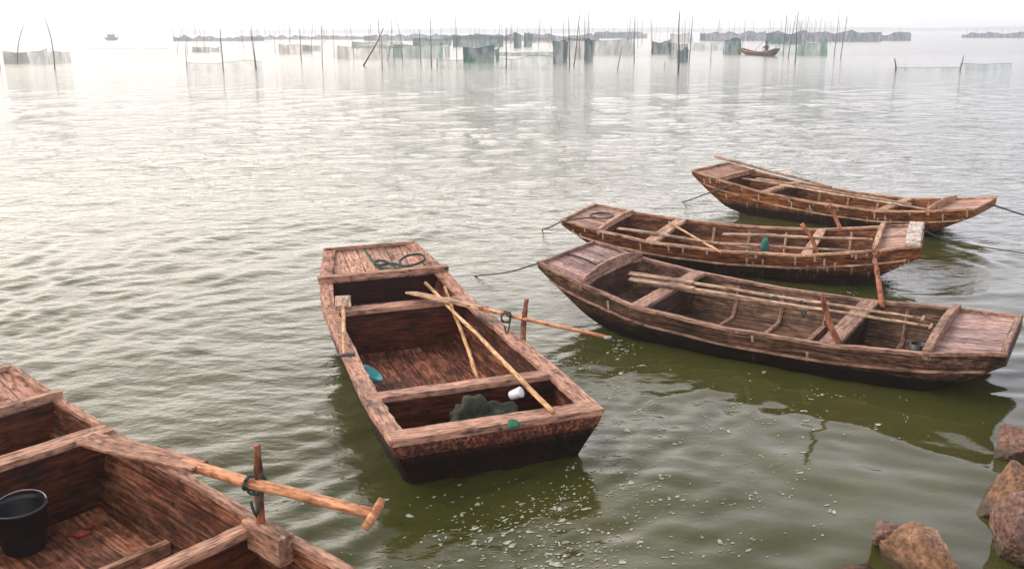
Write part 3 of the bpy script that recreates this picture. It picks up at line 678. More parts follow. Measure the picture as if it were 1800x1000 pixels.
# A: black bucket, scraps
bk = at(45, 962, A.K(2.0)+.078)
mb = MB(); lathe(mb, bk, [(0, .0), (.115, .0), (.125, .02), (.150, .27), (.160, .275), (.160, .29), (.146, .29), (.140, .26), (.115, .03), (0, .03)], 28)
bko = tag(mb.build('bucket', BLACK, None, bk, smooth=True), 'black plastic bucket standing on the floor of the nearest boat', 'bucket')
mb = MB(); mb.tube([(.155*math.cos(t), .155*math.sin(t)*.9-.0, .285+.035*math.sin(t)) for t in [math.pi*i/14+.5 for i in range(15)]], .005, 6)
mb.build('handle', plain('steel wire', (.35, .35, .36), .35, .2, 20, .1, .8), bko, smooth=True)
for i, (x, y, sx_, r_) in enumerate([(143, 940, .05, .3), (158, 928, .028, 1.2)]):
    q = at(x, y, A.K(2.0)+.078)
    bl = blob('brick_scrap', q, (sx_, sx_*.6, .018), plain('rust red scrap %d' % i, (.25, .035, .02), .8), ['larger rust red scrap lying beside the black bucket', 'small rust red scrap, the one farther from the camera'][i], 'scrap', i+3, .5, 4, 3, r_)
# C: two long sweeps, ties, jar, basin
oar(at(1106, 481, .44), at(1622, 560, .43), .75, .075, .0165, 'upper of two long oars laid inside the greyish boat', GO, 't', PALEW, OLDW, .10, hm=PALEW, roll=R(12))
oar(at(1106, 491, .42), at(1636, 574, .42), .75, .075, .0165, 'lower of two long oars laid inside the greyish boat', GO, 't', PALEW, OLDW, .10, hm=PALEW, roll=R(10))
bar('boat_hook_pole', at(1120, 497, .39), at(1420, 545, .37), .012, .015, OLDW, 'thin grey pole lying beside the two oars of the greyish boat', 'pole', GO)
lashing(at(1362, 527, .40), .03, ROPE_G, 'green tie on the upper oar, left of the other tie', 13, tail=.06)
lashing(at(1410, 535, .39), .035, ROPE_G, 'green tie hanging from the oars beside the leaning post', 14, tail=.13)
def pot(c, r, h, mat, label, name, cat):
    mb = MB(); lathe(mb, c, [(0, 0), (r*.7, 0), (r, h*.5), (r*.85, h), (r*.75, h), (r*.88, h*.5), (r*.6, .02), (0, .02)], 20)
    return tag(mb.build(name, mat, None, c, smooth=True), label, cat)
pot(at(1610, 640, C.K(3.78)+.09), .085, .20, BLACK, 'small dark pot near the stern coaming of the greyish boat', 'pot', 'pot')
bc = C.world(.92, .15, C.K(.92)+.06); pot(bc, .15, .10, plain('dark basin', (.03, .035, .045), .4), 'dark basin in the bow compartment of the greyish boat', 'basin', 'basin')
blob('cloth_scrap', C.world(1.12, -.15, C.K(1.12)+.06), (.10, .07, .05), plain('pale grey rag', (.28, .30, .32), .9), 'pale grey rag beside the basin in the bow compartment', 'rag', 21, .5, 5, 3)
rope('mooring_knot', [at(1056, 470, .50), at(1053, 462, .53), at(1060, 466, .52), at(1054, 470, .50), at(1058, 460, .52), at(1052, 466, .50)], .016, ROPE_G, 'green knotted rope end on the bow deck of the greyish boat')
# D gear
bar('bamboo_pole', at(1176, 391, .40), at(1267, 444, .34), .013, .016, BAMB, 'pale pole slanting across the middle boat of the right group', 'pole', GO)
oar(at(1086, 402, .40), at(1325, 437, .36), .6, .09, .018, 'dark oar reaching from the bow compartment of the middle right boat', GO, 't', OLDW, OLDW, .08)
oar(at(1270, 412, .36), at(1532, 421, .44), .7, .09, .019, 'upper brown oar lying towards the stern of the middle right boat', GO, 't', PALEW, OLDW, .08)
oar(at(1240, 428, .33), at(1500, 441, .41), .7, .09, .018, 'lower brown oar lying towards the stern of the middle right boat', GO, 't', OLDW, OLDW, .08)
blob('green_rag', at(1344, 444, .30), (.05, .04, .13), plain('teal rag', (.015, .11, .08), .9), 'teal rag hanging beside the brown oars', 'rag', 31, .4, 5, 3)
rope('rope_coil', [at(1058+20*math.cos(a*.9), 379+5*math.sin(a*.9), .47+.004*(a % 3)) for a in range(22)], .011, ROPE_K, 'dark coil of rope on the bow deck of the middle right boat')
# E gear
bar('long_pole', at(1257, 275, .74), at(1462, 329, .44), .028, .020, OLDW, 'long thick pole along the far gunwale of the farthest moored boat', 'pole', GO)
oar(at(1305, 314, .46), at(1633, 369, .42), .8, .09, .019, 'nearer of two oars inside the farthest moored boat', GO, 't', PALEW, OLDW, .08)
oar(at(1330, 314, .45), at(1600, 359, .40), .8, .09, .018, 'farther of two oars inside the farthest moored boat', GO, 't', OLDW, OLDW, .08)
blob('net_heap', E.world(.93, .05, E.K(.93)+.06), (.24, .26, .16), plain('teal grey netting', (.05, .085, .075), .9, .6, 30, .6), 'small heap of teal netting behind the bow deck', 'fishing net', 41, .5, 7, 4)
# mooring ropes
rope('mooring_rope', [at(1052, 467, .51), at(998, 447, .60), at(942, 464, .50), at(890, 479, .18), at(822, 486, -.03)], .009, ROPE_K, 'long dark rope from the greyish boat down to the water', group='mooring ropes')
rope('mooring_rope', [at(1046, 382, .52), at(1015, 385, .52), at(984, 391, .50), at(968, 399, .22), at(950, 404, -.03)], .010, ROPE_K, 'short dark rope from the bow of the middle right boat', group='mooring ropes')
rope('mooring_rope', [at(1290, 326, .48), at(1250, 338, .32), at(1220, 349, .12), at(1194, 357, -.03)], .011, ROPE_K, 'dark rope from the left end of the farthest moored boat', group='mooring ropes')
rope('mooring_rope', [at(1738, 358, .50), at(1765, 367, .40), at(1800, 378, .30), at(1880, 398, .12)], .013, ROPE_K, 'dark rope from the right end of the farthest moored boat', group='mooring ropes')
rope('mooring_rope', [at(1622, 404, .60), at(1660, 420, .34), at(1740, 436, .12), at(1850, 452, .02)], .008, ROPE_K, 'thin rope from the white plank towards the right edge', group='mooring ropes')

# ---------------------------------------------------------------- rocks
def rockmat(name, col, pale):
    m, nt, bs = newmat(name); L = nt.links.new; tc = nt.nodes.new('ShaderNodeTexCoord')
    n = N(nt, 'ShaderNodeTexNoise'); n.inputs['Scale'].default_value = 3.2; n.inputs['Detail'].default_value = 10; n.inputs['Roughness'].default_value = .7; L(tc.outputs['Object'], n.inputs['Vector'])
    r = ramp(nt, [(.3, [q*.35 for q in col]), (.5, col), (.68, pale)]); L(n.outputs['Fac'], r.inputs[0])
    n2 = N(nt, 'ShaderNodeTexNoise'); n2.inputs['Scale'].default_value = 28; n2.inputs['Detail'].default_value = 6; L(tc.outputs['Object'], n2.inputs['Vector'])
    n2.inputs['Roughness'].default_value = .75
    r2 = ramp(nt, [(.36, .3), (.6, 1.25)]); L(n2.outputs['Fac'], r2.inputs[0])
    c = mixc(nt, r.outputs[0], r2.outputs[0], 1, 'MULTIPLY')
    g = nt.nodes.new('ShaderNodeNewGeometry'); s_ = nt.nodes.new('ShaderNodeSeparateXYZ'); L(g.outputs['Position'], s_.inputs[0])
    wt = nt.nodes.new('ShaderNodeMapRange'); L(s_.outputs['Z'], wt.inputs['Value']); wt.inputs['From Min'].default_value = .05; wt.inputs['From Max'].default_value = .12; wt.inputs['To Min'].default_value = .9; wt.inputs['To Max'].default_value = 0
    c = mixc(nt, c, (.03, .017, .008), wt.outputs[0])
    L(c, bs.inputs['Base Color']); bs.inputs['Roughness'].default_value = .75
    bp = nt.nodes.new('ShaderNodeBump'); bp.inputs['Strength'].default_value = .9; bp.inputs['Distance'].default_value = .03; L(c, bp.inputs['Height'])
    L(bp.outputs[0], bs.inputs['Normal']); return m
def rock(px, py, size, seed, label, mat, rz=0, tilt=0.0, z0=0.0, npt=12):
    rg = random.Random(seed); bm = bmesh.new()
    for i in range(npt):
        a = rg.uniform(0, 6.283); u = rg.uniform(-1, 1); s_ = math.sqrt(1-u*u)*rg.uniform(.8, 1.05)
        bm.verts.new((s_*math.cos(a), s_*math.sin(a), u*rg.uniform(.75, 1)))
    bmesh.ops.convex_hull(bm, input=bm.verts)
    bmesh.ops.delete(bm, geom=[v for v in bm.verts if not v.link_faces], context='VERTS')
    bmesh.ops.bevel(bm, geom=list(bm.edges), offset=.025, segments=1, affect='EDGES', clamp_overlap=True)
    bmesh.ops.triangulate(bm, faces=bm.faces)
    for k in range(4): bmesh.ops.subdivide_edges(bm, edges=[e_ for e_ in bm.edges if e_.calc_length() > .075], cuts=1, use_grid_fill=True); bmesh.ops.triangulate(bm, faces=bm.faces)
    for v in bm.verts:
        p = v.co.copy(); o_ = Vector((seed*3.1, 0, 0))
        d = .03*mnoise.noise(p*1.5+o_)+.04*mnoise.noise(p*4+o_)+.05*abs(mnoise.noise(p*9+o_))+.03*mnoise.noise(p*22+o_)
        rd = 1-abs(mnoise.noise(p*2.4+o_*2))*2; d -= .12*max(0, rd-.75)
        v.co = p*(1+d)
    for v in bm.verts: v.co = Vector((v.co.x*size[0], v.co.y*size[1], v.co.z*size[2]))
    me = bpy.data.meshes.new('rock'); bm.to_mesh(me); bm.free(); me.materials.append(mat)
    for p in me.polygons: p.use_smooth = False
    o = bpy.data.objects.new('rock', me); sc.collection.objects.link(o); q = at(px, py, 0); o.location = (q.x, q.y, z0); o.rotation_euler = (tilt, tilt*.5, rz)
    return tag(o, label, 'rock', 'rocks along the shore')
RK1 = rockmat('brown rock', (.17, .085, .06), (.46, .31, .24)); RK2 = rockmat('ochre rock', (.20, .095, .045), (.46, .30, .19)); RK3 = rockmat('pinkish rock', (.19, .095, .065), (.36, .23, .18))
rock(1838, 795, (.50, .36, .25), 3, 'rounded pinkish rock nearest the stern of the greyish boat', RK3, .2, .1, .02)
rock(1775, 885, (.40, .24, .26), 5, 'ochre jagged rock just behind the pale topped block', RK2, .6, .2, .04)
rock(1808, 972, (.34, .26, .34), 8, 'large angular block with pale top and dark lower face at right edge', RK1, .3, .05, .10)
rock(1622, 1012, (.40, .26, .25), 31, 'broad orange brown rock at the bottom edge', RK2, 1.5, -.38, .03, 15)
rock(1560, 965, (.17, .15, .20), 14, 'small knobbly rock tip poking up left of the orange rock', RK1, 0, .1, .03)
rock(1500, 1012, (.18, .12, .08), 17, 'low brown rock barely above water in the bottom corner', RK2, .4, 0, .0)
rock(1690, 1040, (.20, .16, .12), 19, 'dark rock to the right of the orange one, cut by the photo edge', RK1, .4, 0, .0)
rock(1905, 900, (.40, .35, .30), 23, 'boulder beyond the right edge', RK1, .4, 0, .05)

# ---------------------------------------------------------------- foam on the water
def inside(b, p):
    c, s_ = math.cos(b.yaw), math.sin(b.yaw); dx, dy = p.x-b.root.location.x, p.y-b.root.location.y
    lx, ly = dx*c+dy*s_, -dx*s_+dy*c
    return 0 < lx < b.L and abs(ly) < b.W(lx)+.02
def foam():
    rg = random.Random(21); mb = MB()
    spots = [(1060, 1500, 650, 760, 60), (1100, 1420, 700, 900, 130), (940, 1120, 590, 660, 60), (960, 1150, 640, 960, 110), (700, 1090, 875, 1000, 165), (1180, 1480, 860, 985, 40), (560, 740, 620, 760, 14), (60, 560, 640, 900, 30), (1350, 1760, 590, 780, 45), (1280, 1500, 490, 540, 25), (300, 900, 880, 1000, 20), (1480, 1560, 500, 520, 10)]
    for x0, x1, y0, y1, n in spots:
        for i in range(n//3+1 if x0 == 700 else int(n*.5)+1):
            px = rg.uniform(x0, x1); py = rg.uniform(y0, y1)
            if x0 == 700: px = rg.gauss(920, 125); py = rg.gauss(935, 42)
            c0 = at(px, py, 0)
            if c0.y < 3.4 or any(inside(b, c0) for b in BOATS[:5]): continue
            m_ = rg.choice((1, 1, 2, 3, 5, 9)) if x0 != 700 else rg.choice((1, 2, 4, 8, 14, 22)); ca = R(40)+rg.gauss(0, .4); spr = .02+.012*m_
            for q_i in range(m_):
                du, dv = rg.gauss(0, spr), rg.gauss(0, spr*.35)
                q = Vector((c0.x+du*math.cos(ca)-dv*math.sin(ca), c0.y+du*math.sin(ca)+dv*math.cos(ca), 0))
                r = rg.uniform(.0035, .0105)*(2.2 if rg.random() < .12 else 1); k = rg.choice((7, 9, 11)); el = rg.uniform(.35, .8); rot = ca+rg.gauss(0, .5)
                rad = [r*rg.uniform(.5, 1.25) for _ in range(k)]; vs = []
                for j in range(k):
                    a = 2*math.pi*j/k; u, v = rad[j]*math.cos(a)*1.6, rad[j]*math.sin(a)*el*1.3
                    vs.append((q.x+u*math.cos(rot)-v*math.sin(rot), q.y+u*math.sin(rot)+v*math.cos(rot), 0))
                vs.append((q.x, q.y, 0)); arr = np.array(vs); hh = hfield(arr[:, 0], arr[:, 1], np.full(len(arr), .03))
                vs = [(p[0], p[1], hh[jj]+.0035+(.002 if jj == k else 0)) for jj, p in enumerate(vs)]
                mb.add(vs, [(jj, (jj+1) % k, k) for jj in range(k)])
    o = mb.build('foam_flecks', plain('foam', (.25, .26, .20), .7, .6, 30, .2), recalc=False)
    tag(o, 'scattered pale foam flecks floating on the green water', 'foam', kind='stuff')
foam()

# ---------------------------------------------------------------- fish trap stakes and nets far out
STK = plain('stake wood', (.10, .055, .045), .8, .4, 3, .1)
STK2 = plain('stake wood dark', (.055, .035, .035), .8, .4, 3, .1)
def netmat(name, col, alpha):
    m, nt, bs = newmat(name); L = nt.links.new; tc = nt.nodes.new('ShaderNodeTexCoord')
    n = N(nt, 'ShaderNodeTexNoise'); n.inputs['Scale'].default_value = .6; n.inputs['Detail'].default_value = 6; n.inputs['Roughness'].default_value = .7; L(tc.outputs['Object'], n.inputs['Vector'])
    r = ramp(nt, [(.3, [q*.6 for q in col]), (.7, [q*1.4 for q in col])]); L(n.outputs['Fac'], r.inputs[0]); L(r.outputs[0], bs.inputs['Base Color'])
    mp = nt.nodes.new('ShaderNodeMapping'); L(tc.outputs['Object'], mp.inputs[0]); mp.inputs['Scale'].default_value = (1.6, 1.6, .5)
    n2 = N(nt, 'ShaderNodeTexNoise'); n2.inputs['Scale'].default_value = 1.0; n2.inputs['Detail'].default_value = 5; L(mp.outputs[0], n2.inputs['Vector'])
    mr_ = nt.nodes.new('ShaderNodeMapRange'); L(n2.outputs['Fac'], mr_.inputs['Value']); mr_.inputs['From Min'].default_value = .3; mr_.inputs['From Max'].default_value = .7
    mr_.inputs['To Min'].default_value = max(0, alpha-.22); mr_.inputs['To Max'].default_value = min(1, alpha+.22)
    L(mr_.outputs[0], bs.inputs['Alpha']); bs.inputs['Roughness'].default_value = .9; return m
NG = netmat('green net', (.008, .15, .085), .55); NB = netmat('blue green net', (.004, .07, .075), .82); NT = netmat('tan net', (.22, .17, .11), .34)
NP = netmat('pale green net', (.03, .20, .10), .28); ND = netmat('dark far net', (.004, .035, .09), .85); NV = netmat('thin pale net', (.05, .16, .09), .12); NGR = netmat('grey net', (.055, .10, .07), .5)
def net(x0, x1, yt, yb, mat, label, depth=3.0, yt2=None, name='fishing_net', skew=0.0, rag=1.0, group='nets of the fish traps'):
    """a wall of netting hung on stakes with a return wall behind; yb = waterline row, yt = top row"""
    p, q = at(x0, yb), at(x1, yb+skew); h0 = (yb-yt)/(yb-55)*3.0; h1 = ((yb-(yt2 if yt2 else yt))/(yb-55))*3.0
    d = (q-p); Lh = d.length; d.normalize(); bk_ = Vector((-d.y, d.x, 0))*depth
    rg = random.Random(int(x0*7+yb)); root = empty(name, p); tag(root, label, 'fishing net', group)
    mb = MB(); n = max(6, int(Lh/.8))
    def wall(a, b, ha, hb_, n):
        vs = []; fs = []; k = 3; ph = rg.uniform(0, 6)
        for i in range(n+1):
            t = i/n; c = a.lerp(b, t); sagg = rag*(.14*abs(math.sin(t*n*.4+ph))+.34*mnoise.noise(Vector((t*n*.22, ph, 0)))+.16*mnoise.noise(Vector((t*n*.9, ph, 4))))
            hh = ha+(hb_-ha)*t-sagg*min(1, ha)
            for j in range(k+1):
                f = j/k; off = (b-a).normalized().cross(Vector((0, 0, 1)))*(.12*math.sin(t*n*.7+f*2+ph)); vs.append(c+off+Vector((0, 0, -.15+(hh+.15)*f)))
        for i in range(n):
            for j in range(k): fs.append((i*(k+1)+j, (i+1)*(k+1)+j, (i+1)*(k+1)+j+1, i*(k+1)+j+1))
        mb.add(vs, fs); return [vs[i*(k+1)+k] for i in range(n+1)]
    top = wall(p, q, h0, h1, n)
    if depth: wall(q, q+bk_, h1, h1*.95, 4); wall(p, p+bk_, h0, h0*.95, 4)
    mb.build('netting', mat, root, recalc=False).location = (-p.x, -p.y, -p.z)
    mb = MB(); mb.tube(top, .013, 4); mb.build('top_rope', STK2, root).location = (-p.x, -p.y, -p.z)
    return root
z1 = lambda x, y: (x/3.913, y/3.913); Z2 = 440; Z3 = 880
def nz(off, sc_, x0, x1, yt, yb, *a, **k): return net(off+x0/sc_, off+x1/sc_, yt/sc_, yb/sc_, *a, **k)
q_ = 3.913
nz(0, q_, 30, 335, 340, 436, NGR, 'grey green net box at the far left, in front of a bent stake', depth=4)
nz(0, q_, 1320, 1450, 318, 360, NGR, 'small faint net left of the long dark band of nets', depth=3)
nz(0, q_, 1290, 1810, 425, 482, NV, 'very pale net wall low on the water left of centre', depth=0)
nz(440, q_, 195, 345, 300, 370, NT, 'brownish net box behind a short upright stake', depth=4)
nz(440, q_, 355, 430, 305, 352, NGR, 'narrow grey net just right of the brownish net box', depth=3)
nz(440, q_, 600, 900, 312, 402, NT, 'tan net wall left of the first green net', depth=4)
nz(440, q_, 905, 1190, 300, 462, NV, 'tall pale green net at the left end of the green nets', depth=5)
nz(440, q_, 980, 1330, 300, 395, NG, 'green net wall behind the pale one', depth=4)
nz(440, q_, 1395, 1690, 240, 322, NB, 'dark blue green net high behind the central stakes', depth=5)
nz(440, q_, 1462, 1680, 318, 425, NB, 'dark blue green net at the left of the long teal net', depth=4)
nz(440, q_, 1290, 1800, 398, 470, NP, 'long pale green net low in front of the teal net', depth=0)
nz(440, q_, 1680, 2085, 360, 385, NG, 'narrow teal net band in the middle of the traps', depth=0)
nz(880, q_, 0, 370, 385, 470, NP, 'pale green net ending at the dark double net', depth=0)
nz(880, q_, 358, 440, 275, 432, NB, 'dark narrow net hanging in the middle of the traps', depth=3)
nz(880, q_, 440, 600, 262, 395, NGR, 'grey net between two tall dark nets', depth=4)
nz(880, q_, 578, 628, 270, 420, NB, 'narrow dark net with two stakes through it', depth=3)
nz(880, q_, 620, 905, 272, 375, NGR, 'broad grey green net left of the open gap', depth=6)
nz(880, q_, 1040, 1165, 285, 370, NB, 'dark square net just right of the open gap', depth=4)
nz(880, q_, 1165, 1285, 300, 395, NGR, 'grey net behind the cluster of tall straight stakes', depth=5)
nz(880, q_, 1225, 1285, 330, 425, NB, 'small dark net at the foot of the tall straight stakes', depth=2)
nz(880, q_, 1300, 1550, 285, 345, NP, 'pale teal net left of the boat with a man', depth=0)
nz(880, q_, 1540, 1650, 270, 372, NB, 'dark teal net touching the bow of the boat with a man', depth=4)
q4 = 3.75
nz(1320, q4, 180, 345, 285, 362, NP, 'pale net right behind the boat with a man', depth=4)
nz(1320, q4, 340, 500, 278, 365, NG, 'green net box right of the boat with a man', depth=5)
nz(1320, q4, 950, 1380, 448, 462, NV, 'low net just above water between two short stakes', depth=0)
nz(1320, q4, 1375, 1720, 422, 458, NP, 'low teal net right of the short leaning stake', depth=0)
nz(440, q_, 700, 1000, 285, 330, NGR, 'faint grey net behind the tan net', depth=4)
nz(440, q_, 1120, 1340, 262, 310, NB, 'dark net standing behind the first green net wall', depth=4)
nz(440, q_, 1700, 1800, 262, 300, NGR, 'short grey net behind the long teal net', depth=3)
nz(880, q_, 90, 125, 225, 330, NB, 'thin dark upright net strip left of the middle', depth=2)
nz(880, q_, 160, 200, 225, 322, NB, 'second thin dark net strip, right beside the other strip', depth=2)
nz(880, q_, 215, 345, 255, 295, NGR, 'small grey net between the dark strips and the dark double net', depth=3)
nz(880, q_, 655, 900, 225, 262, NB, 'blue grey net behind the broad grey green net', depth=4)
nz(880, q_, 1165, 1300, 235, 290, NGR, 'faint net among the tall straight stakes, the farthest one there', depth=4)
nz(1320, q4, 100, 330, 225, 290, NB, 'long teal net behind the boat with a man', depth=4)
# far dark bands of netting
FB = 'far dark rows of netting'
def band(x0, x1, yt, yb, label): net(x0, x1, yt, yb, ND, label, depth=8, name='net_fence', group=FB, rag=2.6)
band(305, 440, 62.5, 73, 'far blue band of nets, the leftmost one'); band(440, 625, 62, 70, 'far blue band of nets left of the tan net')
band(640, 780, 60, 72, 'far blue band of nets behind the first green net'); band(880, 1040, 60, 72, 'far grey blue band behind the middle stakes')
band(1045, 1125, 57, 68, 'far blue band left of the open gap'); band(1230, 1345, 57, 72, 'far blue band behind the boat with a man')
band(1350, 1548, 57.5, 73.5, 'long dark blue band of nets right of the boat'); band(1548, 1600, 59, 72, 'short blue end piece of the long dark band')
band(1690, 1850, 60, 67, 'thin far band of nets at the right edge'); band(780, 880, 61, 70, 'far blue band between the central green nets')
# rope line with bumps, left
mb = MB()
pl = [at(150+x, 86.5-.3*math.sin(x*.2)*0, .12+.18*max(0, math.sin(x*.09))**6) for x in range(0, 150, 3)]
mb.tube(pl, .03, 5); tag(mb.build('float_line', STK2, None, pl[0]), 'low dark float line on the water left of centre', 'rope')

def stake(x0, y0, x1, y1, bend=0.0, r=.034, label=None, dark=False, hid=False):
    b = at(x0, y0); pxm = (y0-55)/3.0; hgt = (y0-y1)/pxm; dx = (x1-x0)/pxm; mb = MB(); pts = []; rr = []
    n = 7; rg = random.Random(int(x0*13+y1*5)); yy = rg.uniform(-.05, .05)*hgt
    wig = rg.uniform(-.012, .012)*hgt
    for i in range(n+1):
        f = i/n; pts.append(Vector((dx*f+bend*hgt*math.sin(f*math.pi)+wig*math.sin(f*6.3), yy*f, -.3+(hgt+.3)*f))); rr.append(r*1.25*(1.15-.66*f))
    mb.tube(pts, rr, 5)
    o = mb.build('stake', STK2 if dark else STK); o.location = b
    if not label:
        tall = 'tall' if hgt > 4.6 else ('short' if hgt < 2.4 else 'medium')
        ln = 'bent' if abs(bend) > .04 else ('leaning right' if dx > .09*hgt else ('leaning left' if dx < -.09*hgt else 'upright'))
        dist = 'near row' if y0 > 108 else ('middle row' if y0 > 84 else 'hazy far row')
        reg = 'at far left' if x0 < 300 else 'left of the tan net' if x0 < 590 else 'by first green nets' if x0 < 780 else 'by the long teal net' if x0 < 960 else 'by central dark nets' if x0 < 1140 else 'right of the open gap' if x0 < 1225 else 'left of the manned boat' if x0 < 1340 else 'right of the manned boat'
        label = '%s %s stake in %s %s' % (tall, ln, dist, reg)
    tag(o, label, 'stake', 'bamboo stakes of the fish traps'); return o
S1 = [(0,1285,480,1290,290),(0,1535,480,1535,190,0,1),(0,1515,370,1530,200),(0,1415,360,1415,190),(0,1680,350,1665,150),(0,1765,480,1745,170),
 (0,1215,370,1305,130,-.05),(0,1325,300,1365,130),(0,1360,350,1355,15),(0,1410,350,1370,130),(0,1290,375,1292,290),(0,5,480,0,370),(0,90,330,90,240)]
S2 = [(35,470,25,200),(170,360,185,210,-.03,1),(225,270,220,110),(285,280,275,150),(353,425,350,190,0,1),(380,290,375,160),(423,370,445,40),(495,465,505,170),(580,390,580,190),(715,400,690,110),
 (815,370,825,130),(890,380,890,2),(935,420,975,30,.07),(940,300,960,90),(910,480,910,220),(1050,440,1010,120,.04),(1085,290,1045,75,.03),(1130,300,1130,80),(1150,300,1165,80),(1172,430,1172,200,0,1),(1245,460,1247,130,0,1),
 (1285,465,1285,400,0,1),(1315,350,1315,90),(1420,430,1420,2),(1515,300,1515,80),(1570,290,1595,75),(1620,290,1595,75),(1680,300,1690,110),(1740,320,1720,60),(1760,470,1762,190,0,1),(1790,330,1795,100)]
S3 = [(35,470,40,190),(105,330,120,180,0,1),(75,300,75,110),(150,290,150,10),(195,320,180,100),(240,280,250,80),(260,330,275,120),(345,330,240,55),(350,300,340,90),(375,440,345,190),(430,430,430,40),(440,280,455,10),
 (475,470,465,120,0,1),(500,460,545,80,0,1),(550,400,530,150),(575,420,575,80),(595,430,598,65,0,1),(610,300,665,10),(740,270,740,150),(800,485,830,320),(870,290,870,20),(895,270,890,100),(920,430,912,2,0,1),(945,330,930,10),
 (1050,370,1008,30),(1045,330,1030,110),(1090,290,1095,190),(1145,300,1148,130),(1130,470,1130,420),(1190,330,1182,90),(1250,330,1245,180),(1265,330,1258,10,0,1),(1295,430,1313,80,0,1),(1290,320,1290,100),(1385,270,1385,160),
 (1445,430,1445,300),(1470,290,1500,150),(1490,290,1535,40),(1565,290,1568,140),(1590,300,1618,40),(1660,320,1690,40),(1670,290,1670,120),(1735,290,1735,110)]
S4 = [(10,260,10,140),(105,300,118,80),(212,370,215,110,0,1),(245,385,272,90,0,1),(345,340,362,100,0,1),(415,300,422,90),(465,300,485,130),(548,375,558,80,0,1),(592,385,612,120,0,1),(600,300,624,120),(1378,465,1390,370,0,1)]
def many(L_, off, s_):
    for e_ in L_:
        x0, y0, x1, y1 = e_[:4]; bend = e_[4] if len(e_) > 4 else 0; dk = len(e_) > 5 and e_[5]
        stake(off+x0/s_, y0/s_, off+x1/s_, y1/s_, bend, .040 if dk else .030, None, dk)
many([t[1:] for t in S1], 0, q_); many(S2, 440, q_); many(S3, 880, q_); many(S4, 1320, q4)
stake(30.5, 111, 55, 34, -.07, .045, 'bent stake standing by the grey green net at far left'); stake(96, 122, 84, 14, .06, .040, 'very tall curved stake right of the grey green net at far left')
stake(440+765/q_, 455/q_, 440+935/q_, 190/q_, .03, .06, 'thick dark stake leaning strongly right in front of the tan net', True)
stake(1192, 129, 1190, 23, 0, .055, 'thickest dark stake, nearest of all, rising through the net cluster', True)
stake(1320+290/q4, 415/q4, 1320+288/q4, 90/q4, 0, .048, 'tall dark stake, nearest one right of the boat with a man', True)
stake(1574, 125, 1570, 104, .10, .06, 'short curved stump alone in the water at right', True)
rg = random.Random(77)
for i in range(95):
    x = rg.choice([rg.uniform(440, 1330), rg.uniform(640, 1130), rg.uniform(300, 640), rg.uniform(1350, 1480)]); y0 = rg.uniform(66, 78); h = rg.uniform(1.2, 3.0)*(y0-55)
    stake(x, y0, x+rg.uniform(-.12, .12)*h, y0-h, rg.choice((0, 0, .03, -.03)), .046)
for x in (1580, 1700, 1716, 1735, 1760, 1772, 1793): stake(x, 68, x+rg.uniform(-1, 1), 68-rg.uniform(12, 19), 0, .04)

# tell alike stakes apart by their order from the left
ORD = ['first', 'second', 'third', 'fourth', 'fifth', 'sixth', 'seventh', 'eighth', 'ninth', 'tenth', 'eleventh', 'twelfth', 'thirteenth', 'fourteenth', 'fifteenth', 'sixteenth', 'seventeenth', 'eighteenth']
by = {}
for o in sc.collection.objects:
    if o.get('category') == 'stake': by.setdefault(o['label'], []).append(o)
for lb, os_ in by.items():
    if len(os_) > 1:
        os_.sort(key=lambda o: o.location.x/o.location.y)
        for i, o in enumerate(os_): o['label'] = lb+', '+ORD[min(i, 17)]+' from left'
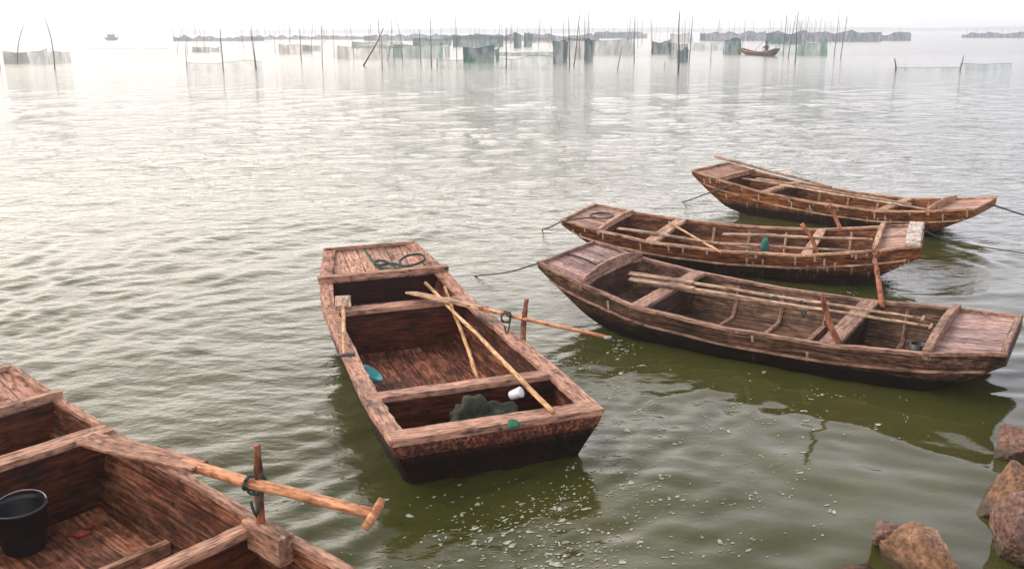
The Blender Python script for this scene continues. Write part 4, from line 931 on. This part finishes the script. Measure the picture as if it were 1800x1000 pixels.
# ---------------------------------------------------------------- the far boat with a man, and the tiny one
FM = matset('far pale wood', (.02, .012, .015), (.07, .035, .03), (.30, .16, .10), 0, .5, .04, 71, (.62, .46, .32))
fp, fq = at(1302, 96), at(1366, 99.5); yaw = math.degrees(math.atan2((fq-fp).y, (fq-fp).x)); Lf = (fq-fp).length
FBo = Boat((fp.x, fp.y), yaw, [0, Lf*.15, Lf*.3, Lf*.6, Lf*.82, Lf], [.35, .52, .62, .64, .55, .30], [.75, .55, .42, .38, .50, .90],
           [0, Lf*.15, Lf*.3, Lf*.75, Lf*.9, Lf], [.62, .15, -.08, -.1, .1, .72], 'small pale rimmed boat far out, a dark figure sitting in it', 'boat', None, FM, name='rowing_boat')
FBo.gunwale(.07, .05, .03); FBo.beam(Lf*.45, .15, .04, name='thwart')
def person():
    base = FBo.world(Lf*.72, 0, .28)
    me = bpy.data.meshes.new('person'); c, s_ = math.cos(FBo.yaw), math.sin(FBo.yaw)
    J = [(0, 0, .12), (-.02, 0, .35), (-.06, 0, .58), (-.11, 0, .74), (-.14, 0, .82), (-.17, 0, .93), (-.17, 0, 1.02),      # pelvis..head (0-6)
         (-.06, .19, .62), (-.24, .26, .42), (-.46, .20, .44), (-.55, .19, .45), (-.06, -.19, .62), (-.24, -.26, .44), (-.46, -.18, .52), (-.55, -.17, .55),  # arms 7-14
         (-.02, .11, .10), (-.42, .16, .24), (-.44, .15, -.10), (-.56, .15, -.12), (-.02, -.11, .10), (-.42, -.16, .24), (-.44, -.15, -.10), (-.56, -.15, -.12)]
    Ed = [(0,1),(1,2),(2,3),(3,4),(4,5),(5,6),(2,7),(7,8),(8,9),(9,10),(2,11),(11,12),(12,13),(13,14),(0,15),(15,16),(16,17),(17,18),(0,19),(19,20),(20,21),(21,22)]
    Rd = [.16,.15,.17,.07,.07,.105,.07,.08,.055,.04,.035,.08,.055,.04,.035,.10,.075,.05,.04,.10,.075,.05,.04]
    me.from_pydata(J, Ed, []); o = bpy.data.objects.new('person', me); sc.collection.objects.link(o)
    md = o.modifiers.new('skin', 'SKIN'); sv = me.skin_vertices[0].data if me.skin_vertices else None
    if sv is None:
        bpy.context.view_layer.objects.active = o; me.skin_vertices.new() if hasattr(me.skin_vertices, 'new') else None; sv = me.skin_vertices[0].data
    for i, r_ in enumerate(Rd): sv[i].radius = (r_, r_)
    sv[0].use_root = True
    o.modifiers.new('sub', 'SUBSURF').levels = 1; o.modifiers['sub'].render_levels = 2
    me.materials.append(plain('dark blue work clothes', (.02, .028, .05), .9)); o.location = base; o.rotation_euler = (0, 0, FBo.yaw); o.scale = (1.25, 1.3, 1.3)
    tag(o, 'person in dark clothes sitting hunched in the far boat, facing left', 'person')
    mb = MB(); lathe(mb, (-.17, 0, .98), [(0, .17), (.07, .15), (.10, .08), (.112, .0), (.16, -.01), (.16, -.02), (0, -.02)], 16); mb.build('hat', plain('dark cap', (.02, .02, .03), .9), o, smooth=True)
    return o
try: person()
except Exception as ex: print('PERSON FAIL', ex)
bar('punt_pole', FBo.world(Lf*.42, -.2, .40), FBo.world(Lf*.62, .2, 1.9), .03, .025, OLDW, 'slanting pole rising from the far boat with a man', 'pole')
gp = at(196, 71.5); G = Boat((gp.x-2.6, gp.y), 0, [0, 1.2, 4.2, 5.4], [.5, 1.0, 1.0, .5], [1.3, .8, .8, 1.3], [0, 1.0, 4.4, 5.4], [1.0, -.2, -.2, 1.0], 'tiny hazy cabin boat near the horizon at left', 'boat', None,
     FM, name='cabin_boat', flare=.9)
G.plate('cabin', (2.7, 0, 1.45), (2.6, 1.5, 1.4), BLACK, bevel=.1); G.plate('roof', (2.7, 0, 2.22), (3.0, 1.8, .12), BLACK)
for x in (1.2, 3.6): mb = MB(); mb.tube([(x, 0, .7), (x-.5, 0, 9)], [.07, .04], 5); mb.build('mast', STK2, G.root)

build_water()
# ---------------------------------------------------------------- haze
mb = MB(); mb.box((0, 900, 9.5), (7000, 3000, 21.0))
m = bpy.data.materials.new('haze'); m.use_nodes = True; nt = m.node_tree; nt.nodes.clear()
o_ = nt.nodes.new('ShaderNodeOutputMaterial'); pv = nt.nodes.new('ShaderNodeVolumePrincipled'); pv.inputs['Color'].default_value = (.90, .94, 1, 1)
pv.inputs['Density'].default_value = .0013; pv.inputs['Anisotropy'].default_value = .35; nt.links.new(pv.outputs[0], o_.inputs['Volume'])
ho = mb.build('haze', m); tag(ho, 'pale lake haze', kind='stuff')
